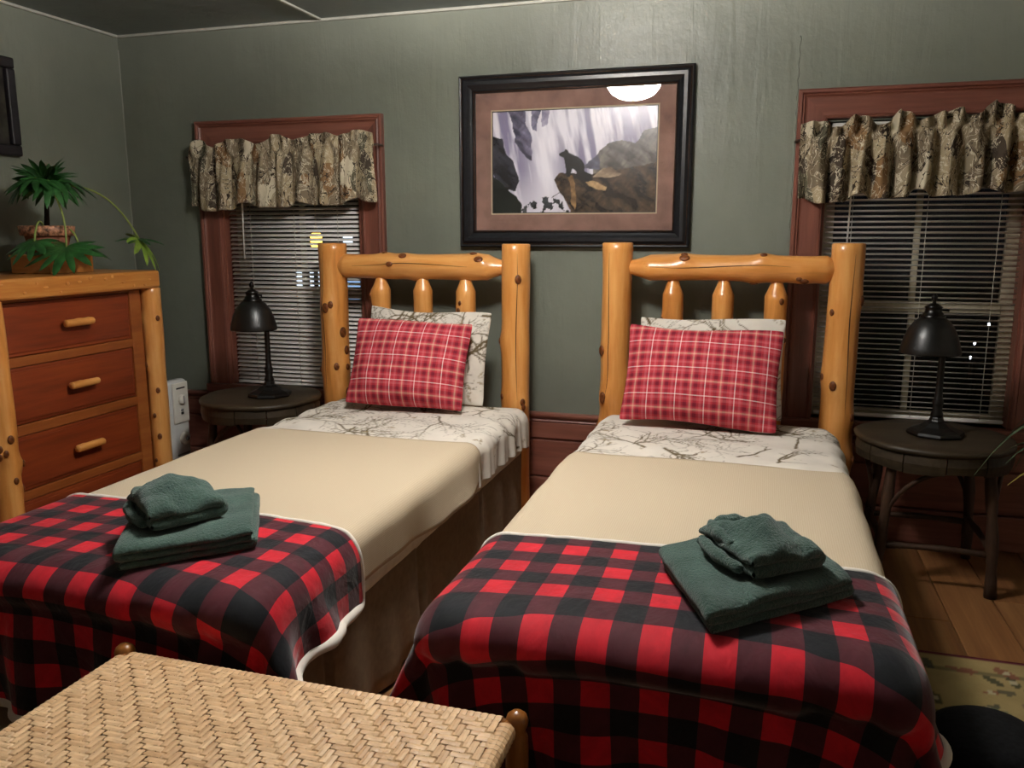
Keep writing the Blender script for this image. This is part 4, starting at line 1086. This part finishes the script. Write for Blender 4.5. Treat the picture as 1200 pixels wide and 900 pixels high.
# ------------------------------------------------------------------ plant on the dresser
def lobed_leaf(n, L, spread, width, droop, seed):
    R = np.random.RandomState(seed); V = [(0, 0, 0)]; F = []
    for k in range(n):
        a = -spread + 2 * spread * k / (n - 1); l = L * (0.72 + 0.28 * math.cos(a * 0.8)) * R.uniform(0.85, 1.1); w_ = width * R.uniform(0.8, 1.2)
        ca, sa = math.cos(a), math.sin(a); b = len(V); m = 6
        for j in range(m + 1):
            t_ = j / m; r = l * t_; hw = w_ * (0.35 + 0.65 * math.sin(PI * min(1, t_ * 0.9 + 0.1))) * (1 if j < m else 0.1); z = -droop * l * t_ * t_ + 0.02 * t_ * (1 - t_)
            for s in (-1, 0, 1):
                V.append((ca * r - sa * hw * s, sa * r + ca * hw * s, z - abs(s) * hw * 0.35))
        for j in range(m):
            q = b + j * 3; F += [(q, q + 1, q + 4, q + 3), (q + 1, q + 2, q + 5, q + 4)]
    return V, F
def plant():
    px, py = -3.13, 3.045
    st = thing('planter_box', 'small wooden stand under the flowerpot on the dresser', 'stand', (px, py + 0.015, 1.2055))
    obj('side_board', box(-0.11, 0.11, -0.125, -0.110, 0.0, 0.072), 'planter_wood', st, smooth=False, bevel=0.003)
    obj('side_board', box(-0.11, 0.11, 0.110, 0.125, 0.0, 0.072), 'planter_wood', st, smooth=False, bevel=0.003)
    obj('side_board', box(-0.11, -0.095, -0.110, 0.110, 0.0, 0.072), 'planter_wood', st, smooth=False, bevel=0.003)
    obj('side_board', box(0.095, 0.11, -0.110, 0.110, 0.0, 0.072), 'planter_wood', st, smooth=False, bevel=0.003)
    obj('board', box(-0.115, 0.115, -0.13, 0.13, 0.072, 0.082), 'planter_wood', st, smooth=False, bevel=0.003)
    zb = 1.2885
    r = thing('potted_plant', 'terracotta pot with a lobed-leaf plant arching over the dresser', 'plant', (px, py, zb))
    obj('pot', lathe([(0.0, 0.0), (0.075, 0.0), (0.094, 0.085), (0.088, 0.085), (0.080, 0.07), (0.0, 0.07)], 30, False), 'terracotta', r)
    obj('pot_rim', lathe([(0.092, 0.082), (0.110, 0.084), (0.116, 0.126), (0.108, 0.128), (0.100, 0.10), (0.092, 0.082)], 30, False), 'pot_rim', r)
    obj('soil', lathe([(0.0, 0.104), (0.05, 0.110), (0.101, 0.104)], 20, False), 'soil', r)
    def stemleaf(p0, p1, p2, rot, L, n, spread, width, droop, seed, mat='leaf_green', rad=0.0045):
        s = obj('stem', tube(bez(p0, p1, p2, 16), rad, 8), 'leaf_stem', r)
        return obj('leaf', lobed_leaf(n, L, spread, width, droop, seed), mat, r, loc=p2, rot=rot)
    # tall stem with the crown of leaves
    obj('stem', tube(bez((0.0, 0.0, 0.105), (0.02, -0.01, 0.2), (0.02, 0.0, 0.30), 12), [0.012 - 0.0004 * k for k in range(12)], 8), 'soil', r)
    c = np.array((0.02, 0.0, 0.31))
    for k in range(7):
        a = 2 * PI * k / 7 + 0.3
        d = np.array((math.cos(a), math.sin(a), 0.25 + 0.15 * (k % 2)))
        stemleaf(tuple(c), tuple(c + d * 0.03), tuple(c + d * 0.06), (0, 0.45 - 0.35 * (k % 2), a), 0.150, 8, 1.6, 0.016, 0.45, 60 + k)
    for k, (rx, ry, rz) in enumerate(((0.1, -1.2, 0.5), (0.0, -0.9, 2.2), (0.1, -1.0, -1.4), (0.0, -0.7, -2.8), (0.0, -0.6, 1.3))):
        stemleaf(tuple(c), tuple(c + (0, 0, 0.008)), tuple(c + (0.01 * math.cos(rz), 0.01 * math.sin(rz), 0.016)), (rx, ry, rz), 0.135, 7, 1.3, 0.015, 0.25, 90 + k)
    # long arching stem to the hanging leaf past the dresser end
    stemleaf((0.02, 0.03, 0.30), (0.10, 0.28, 0.36), (0.13, 0.43, 0.065), (0.25, 0.75, 0.9), 0.17, 9, 2.0, 0.020, 0.35, 71, 'leaf_light')
    obj('leaf', lobed_leaf(8, 0.15, 2.7, 0.014, 0.15, 75), 'leaf_green', r, loc=(0.12, 0.43, 0.068), rot=(0, 0.1, 0))
    # stem falling forward to the low leaf
    stemleaf((0.05, -0.01, 0.29), (0.15, -0.03, 0.20), (0.16, -0.06, 0.035), (0.0, 0.55, -1.2), 0.20, 11, 2.2, 0.019, 0.15, 72)
    stemleaf((0.02, -0.03, 0.11), (0.08, -0.12, 0.20), (0.10, -0.17, 0.06), (0.0, 0.5, -1.6), 0.15, 9, 2.0, 0.018, 0.2, 73)
    stemleaf((0.02, 0.0, 0.11), (0.12, 0.03, 0.15), (0.15, 0.02, 0.05), (0.0, 0.35, 0.9), 0.15, 7, 1.1, 0.017, 0.2, 74)
plant()

# ------------------------------------------------------------------ oil heater between dresser and back wall
def heater():
    r = thing('oil_heater', 'white oil-filled radiator heater standing behind the dresser', 'heater', (-3.10, 3.565, 0))
    f = rounded_box(-0.016, 0.016, -0.072, 0.072, 0.075, 0.60, 0.014, 4)
    base = obj('fin', f, 'heater_white', r, loc=(-0.20, 0, 0))
    for k in range(1, 7): inst(base, r, (-0.20 + 0.05 * k, 0, 0))
    c = obj('control_housing', rounded_box(0.128, 0.20, -0.082, 0.082, 0.06, 0.627, 0.024, 5), 'heater_white', r)
    p = obj('control_panel', rounded_box(0.196, 0.206, -0.055, 0.060, 0.40, 0.615, 0.005, 5), 'heater_panel', c)
    obj('vent_slot', box(0.205, 0.2075, -0.030, 0.035, 0.582, 0.590), 'heater_dark', c, smooth=False)
    obj('dial', lathe([(0.0, 0.0), (0.026, 0.0), (0.026, 0.010), (0.020, 0.016), (0.0, 0.016)], 20, False), 'heater_panel', c, loc=(0.206, 0.005, 0.525), rot=(0, PI / 2, 0))
    obj('dial_mark', box(0.2215, 0.2232, 0.002, 0.008, 0.505, 0.545), 'heater_grey', c, smooth=False)
    for k, z in enumerate((0.468, 0.452)):
        obj('switch', box(0.205, 0.210, -0.004, 0.014, z - 0.006, z + 0.006), 'heater_dark' if k else 'heater_grey', c, smooth=False, bevel=0.001)
    obj('knob', lathe([(0.0, 0.0), (0.034, 0.0), (0.034, 0.014), (0.028, 0.020), (0.0, 0.020)], 22, False), 'heater_panel', c, loc=(0.199, 0.012, 0.315), rot=(0, PI / 2, 0))
    obj('knob_centre', lathe([(0.0, 0.0), (0.013, 0.0), (0.013, 0.006), (0.0, 0.006)], 14, False), 'heater_grey', c, loc=(0.218, 0.012, 0.315), rot=(0, PI / 2, 0))
    for k, (y0, y1, z0, z1) in enumerate(((-0.045, 0.05, 0.228, 0.236), (-0.045, -0.028, 0.180, 0.218), (-0.015, 0.05, 0.205, 0.213), (-0.015, 0.05, 0.188, 0.197), (-0.045, 0.05, 0.160, 0.168))):
        obj('warning_print', box(0.1995, 0.2008, y0, y1, z0, z1), 'heater_grey', c, smooth=False)
    for x in (-0.18, 0.12):
        obj('foot', box(x - 0.02, x + 0.02, -0.12, 0.12, 0.0, 0.02), 'heater_dark', r, smooth=False, bevel=0.004)
        obj('strut', box(x - 0.008, x + 0.008, -0.05, 0.05, 0.02, 0.09), 'heater_dark', r, smooth=False)
heater()

# ------------------------------------------------------------------ woven bench in the foreground
def bench():
    x0, x1, y0, y1, zt = -1.315, -0.425, 0.93, 1.378, 0.468
    cx, cy = (x0 + x1) / 2, (y0 + y1) / 2
    r = thing('woven_bench', 'low bench with a herringbone woven cane seat at the foot of the beds', 'bench', (cx, cy, 0))
    W, D = (x1 - x0) / 2, (y1 - y0) / 2
    for sx in (-1, 1):
        for sy in (-1, 1):
            obj('leg', lathe([(0.0, 0.0), (0.020, 0.0), (0.022, 0.1), (0.0225, 0.40), (0.021, 0.425), (0.017, 0.434), (0.018, 0.441), (0.0215, 0.450), (0.0225, 0.458), (0.019, 0.468), (0.011, 0.475), (0.0, 0.477)], 20, False), 'bench_wood', r, loc=(sx * (W + 0.014), sy * (D + 0.014), 0))
    for sy in (-1, 1):
        obj('seat_rail', tube([(-W, sy * D, zt - 0.022), (W, sy * D, zt - 0.022)], 0.017, 12), 'bench_wood', r)
        obj('stretcher', tube([(-W, sy * D, 0.16), (W, sy * D, 0.16)], 0.012, 10), 'bench_wood', r)
    for sx in (-1, 1):
        obj('seat_rail', tube([(sx * W, -D, zt - 0.022), (sx * W, D, zt - 0.022)], 0.017, 12), 'bench_wood', r)
        obj('stretcher', tube([(sx * W, -D, 0.20), (sx * W, D, 0.20)], 0.012, 10), 'bench_wood', r)
    p = 0.0140; inX, inY = W - 0.012, D - 0.012
    nw = int(2 * inX / p); nf = int(2 * inY / p); px = 2 * inX / nw; py = 2 * inY / nf
    amp = 0.0024
    def weft_over(i, j): return ((i + j) % 6) < 3        # strand along X passes over the one along Y
    def strip(cent, side, w_):
        V = []; F = []; UV = []
        m = len(cent); C_ = np.array(cent); T = np.gradient(C_, axis=0); T /= np.linalg.norm(T, axis=1)[:, None]
        s = np.array(side, float); Lc = 0
        for k in range(m):
            n = np.cross(T[k], s) if side[1] == 0 and False else np.cross(s, T[k]); 
            if n[2] < 0 and abs(n[2]) > 0.05: n = -n
            for a, h in ((-1, -0.0004), (0, 0.0005), (1, -0.0004), (0, -0.0012)):
                V.append(tuple(C_[k] + s * a * w_ / 2 + n * h)); UV.append((a * 0.01, k * 0.006))
        for k in range(m - 1):
            for q in range(4): F.append((k * 4 + q, k * 4 + (q + 1) % 4, k * 4 + 4 + (q + 1) % 4, k * 4 + 4 + q))
        return V, F, UV
    def wrap(e, ax, sgn, other):   # the turn round the seat rail at an end
        pts = []
        for a in np.linspace(PI * 0.62, -PI * 0.42, 8):
            q = e + sgn * (0.012 + 0.0195 * math.cos(a)); z = zt - 0.022 + 0.0195 * math.sin(a) + 0.0008
            pts.append((q, other, z) if ax == 0 else (other, q, z))
        return pts
    for i in range(nw):
        x = -inX + px * (i + 0.5); mid = []
        for j in range(nf):
            y = -inY + py * (j + 0.5); z = zt - 0.003 + (-amp if weft_over(i, j) else amp) + 0.0006 * rnd.uniform(-1, 1)
            mid += [(x, y - py * 0.28, z), (x, y + py * 0.28, z)]
        pts = list(reversed(wrap(-inY, 1, -1, x)))  + mid + wrap(inY, 1, 1, x)
        obj('cane_strand', strip(pts, (1, 0, 0), px * 0.93), 'cane', r, smooth=False)
    for j in range(nf):
        y = -inY + py * (j + 0.5); mid = []
        for i in range(nw):
            x = -inX + px * (i + 0.5); z = zt - 0.003 + (amp if weft_over(i, j) else -amp) + 0.0006 * rnd.uniform(-1, 1)
            mid += [(x - px * 0.28, y, z), (x + px * 0.28, y, z)]
        pts = list(reversed(wrap(-inX, 0, -1, y))) + mid + wrap(inX, 0, 1, y)
        obj('cane_strand', strip(pts, (0, 1, 0), py * 0.93), 'cane', r, smooth=False)
bench()

# ------------------------------------------------------------------ rug, pouf, right-hand plant
def rug():
    x0, x1, y0, y1 = 0.40, 1.75, 0.35, 2.848; nu, nv = 190, 220
    u, v = np.meshgrid(np.linspace(x0, x1, nu), np.linspace(y0, y1, nv))
    N1 = VN(77); R = np.random.RandomState(5)
    def C(h): return np.array(lin(h)[:3])
    col = C('978459')[None, None] * (0.85 + 0.3 * N1.fbm(u * 20, v * 20)[..., None])
    ed = np.minimum(np.minimum(u - x0, x1 - u), np.minimum(v - y0, y1 - v))
    def put(mask, c, k=1.0):
        nonlocal col
        col = np.where(mask[..., None], col * (1 - k) + C(c) * k, col)
    put(ed < 0.02, '5c2530'); put((ed > 0.10) & (ed < 0.115), '57503a', 0.7)
    for _ in range(420):
        cx, cy = R.uniform(x0, x1), R.uniform(y0, y1)
        e = min(cx - x0, x1 - cx, cy - y0, y1 - cy)
        if e < 0.04: continue
        a = R.uniform(0, 3.14); l, w_ = R.uniform(0.02, 0.045), R.uniform(0.010, 0.02)
        p = (u - cx) * math.cos(a) + (v - cy) * math.sin(a); q = -(u - cx) * math.sin(a) + (v - cy) * math.cos(a)
        put((p / l) ** 2 + (q / w_) ** 2 < 1, R.choice(['33382b', '4c4a3c', '6e5a4c', '3c3f3a', '7a4a3c', '59604a']), 0.85)
        if R.rand() < 0.4: put(((u - cx) ** 2 + (v - cy) ** 2) < 0.011 ** 2, 'a69c80')
    V = [(x0 + (x1 - x0) * i / (nu - 1), y0 + (y1 - y0) * j / (nv - 1), 0.009) for j in range(nv) for i in range(nu)]
    o = obj('area_rug', (V, gridfaces(nu, nv)), 'rug_print', None, colors=np.concatenate([col, np.ones((nv, nu, 1))], 2).reshape(-1, 4))
    s = o.modifiers.new('thick', 'SOLIDIFY'); s.thickness = 0.008; s.offset = -1
    tag(o, 'beige floral rug with a thin dark red edge on the plank floor', 'rug')
rug()
pf = thing('floor_pouf', 'low round black cushion on the rug beside the right-hand blanket', 'cushion', (0.615, 2.19, 0.0095))
obj('cover', lathe([(0.0, 0.0), (0.125, 0.0), (0.143, 0.015), (0.150, 0.05), (0.148, 0.08), (0.137, 0.108), (0.11, 0.126), (0.05, 0.134), (0.0, 0.135)], 40, False), 'pouf_black', pf)
obj('seam', lathe([(0.146, 0.083), (0.150, 0.087), (0.145, 0.091)], 40, False), 'pouf_black', pf)

def spider_plant():
    bx_, by_ = 1.09, 3.22
    s = thing('plant_stand', 'dark wooden stand for the grassy plant at the right edge', 'stand', (bx_, by_, 0))
    obj('top', lathe([(0.0, 0.33), (0.13, 0.33), (0.135, 0.34), (0.13, 0.35), (0.0, 0.35)], 28, False), 'twig', s)
    for k in range(3):
        a = 2 * PI * k / 3; obj('leg', tube([(0.09 * math.cos(a), 0.09 * math.sin(a), 0.335), (0.11 * math.cos(a), 0.11 * math.sin(a), 0.0)], 0.013, 8), 'twig', s)
    r = thing('spider_plant', 'grassy long-leaved plant in a dark pot at the right edge by the window', 'plant', (bx_, by_, 0.351))
    obj('pot', lathe([(0.0, 0.0), (0.08, 0.0), (0.11, 0.15), (0.115, 0.155), (0.105, 0.155), (0.10, 0.13), (0.0, 0.13)], 26, False), 'plant_pot_dark', r)
    R = np.random.RandomState(6)
    for k in range(30):
        a = 2 * PI * k / 30 + R.uniform(-.1, .1); l = R.uniform(0.18, 0.34); up = R.uniform(0.10, 0.42)
        p = bez((0.03 * math.cos(a), 0.03 * math.sin(a), 0.13), (0.10 * math.cos(a), 0.10 * math.sin(a), 0.15 + up * 1.25), (l * math.cos(a), l * math.sin(a), 0.10 + up * R.uniform(0.1, 0.8)), 10)
        V = []; F = []; t_ = np.array((-math.sin(a), math.cos(a), 0))
        for i, q in enumerate(p):
            hw = 0.0125 * math.sin(PI * min(0.97, 0.12 + 0.9 * i / 9))
            V += [tuple(np.array(q) - t_ * hw), tuple(np.array(q) - np.array((0, 0, hw * 0.5))), tuple(np.array(q) + t_ * hw)]
        for i in range(9): F += [(3 * i, 3 * i + 1, 3 * i + 4, 3 * i + 3), (3 * i + 1, 3 * i + 2, 3 * i + 5, 3 * i + 4)]
        obj('leaf', (V, F), 'spider_yellow' if k % 7 == 3 else 'spider_green', r)
spider_plant()

# ------------------------------------------------------------------ night outside the windows
struct(obj('ground', box(-40, 40, YB + 0.5, 90, -3.2, -3.0), 'night_ground', smooth=False))
hs = thing('neighbour_house', 'dark house outside with a few bluish lit windows, seen through the left blind', 'house', (-6.0, 10.0, -3.0))
obj('wall', box(-2.5, 2.2, 0.0, 5.0, 0.0, 5.4), 'house_wall', hs, smooth=False)
obj('roof', ([(-2.8, -0.9, 5.3), (2.5, -0.9, 5.3), (2.5, 5.3, 5.3), (-2.8, 5.3, 5.3), (-2.8, 2.2, 7.2), (2.5, 2.2, 7.2)], [(0, 1, 5, 4), (2, 3, 4, 5), (1, 2, 5), (3, 0, 4), (3, 2, 1, 0)]), 'house_roof', hs, smooth=False)
def lit(x0, x1, z0, z1, m):
    wdw = obj('window', join(box(x0 - 0.03, x1 + 0.03, -0.03, 0.0, z0 - 0.03, z0), box(x0 - 0.03, x1 + 0.03, -0.03, 0.0, z1, z1 + 0.03), box(x0 - 0.03, x0, -0.03, 0.0, z0, z1), box(x1, x1 + 0.03, -0.03, 0.0, z0, z1)), 'post_dark', hs, smooth=False)
    obj('pane', box(x0, x1, -0.012, -0.002, z0, z1), m, wdw, smooth=False)
lit(-0.09, 0.09, 3.68, 3.87, 'window_pale'); lit(0.12, 0.19, 3.68, 3.87, 'window_pale'); lit(0.25, 0.33, 3.68, 3.88, 'window_pale'); lit(0.66, 0.88, 3.52, 3.80, 'window_blue'); lit(0.64, 0.79, 4.26, 4.36, 'window_pale')
ln = thing('porch_lantern', 'yellow glowing lantern hanging outside, seen through the left blind', 'lantern', (-5.305, 9.20, 1.19))
obj('glass_body', lathe([(0.0, 0.03), (0.055, 0.03), (0.07, 0.06), (0.07, 0.15), (0.05, 0.20), (0.0, 0.20)], 12, False), 'lantern_glow', ln)
obj('cap', lathe([(0.0, 0.28), (0.03, 0.25), (0.10, 0.222), (0.10, 0.215), (0.0, 0.222)], 12, False), 'brass', ln)
obj('chain', tube([(0, 0, 0.27), (0, 0, 1.11)], 0.008, 6), 'brass', ln)
obj('bottom', lathe([(0.0, 0.0), (0.03, 0.005), (0.075, 0.02), (0.0, 0.022)], 12, False), 'brass', ln)
for k, (x, z, nm) in enumerate(((5.18, -0.74, 'highest and rightmost'), (4.92, -1.19, 'second'), (5.52, -1.944, 'brightest'), (3.43, -2.245, 'lowest'))):
    g = thing('garden_light', '%s of the tiny white lights outside the right window' % nm, 'light', (x, 25 if nm == 'brightest' else 22, -3.0), group='tiny lights outside')
    obj('pole', tube([(0, 0, 0), (0, 0, z + 3.0 - 0.05)], 0.02, 6), 'post_dark', g)
    obj('bulb', ellipsoid(0.028, 0.028, 0.045, 10, 8, (0, 0, z + 3.0)), 'far_bulb', g)
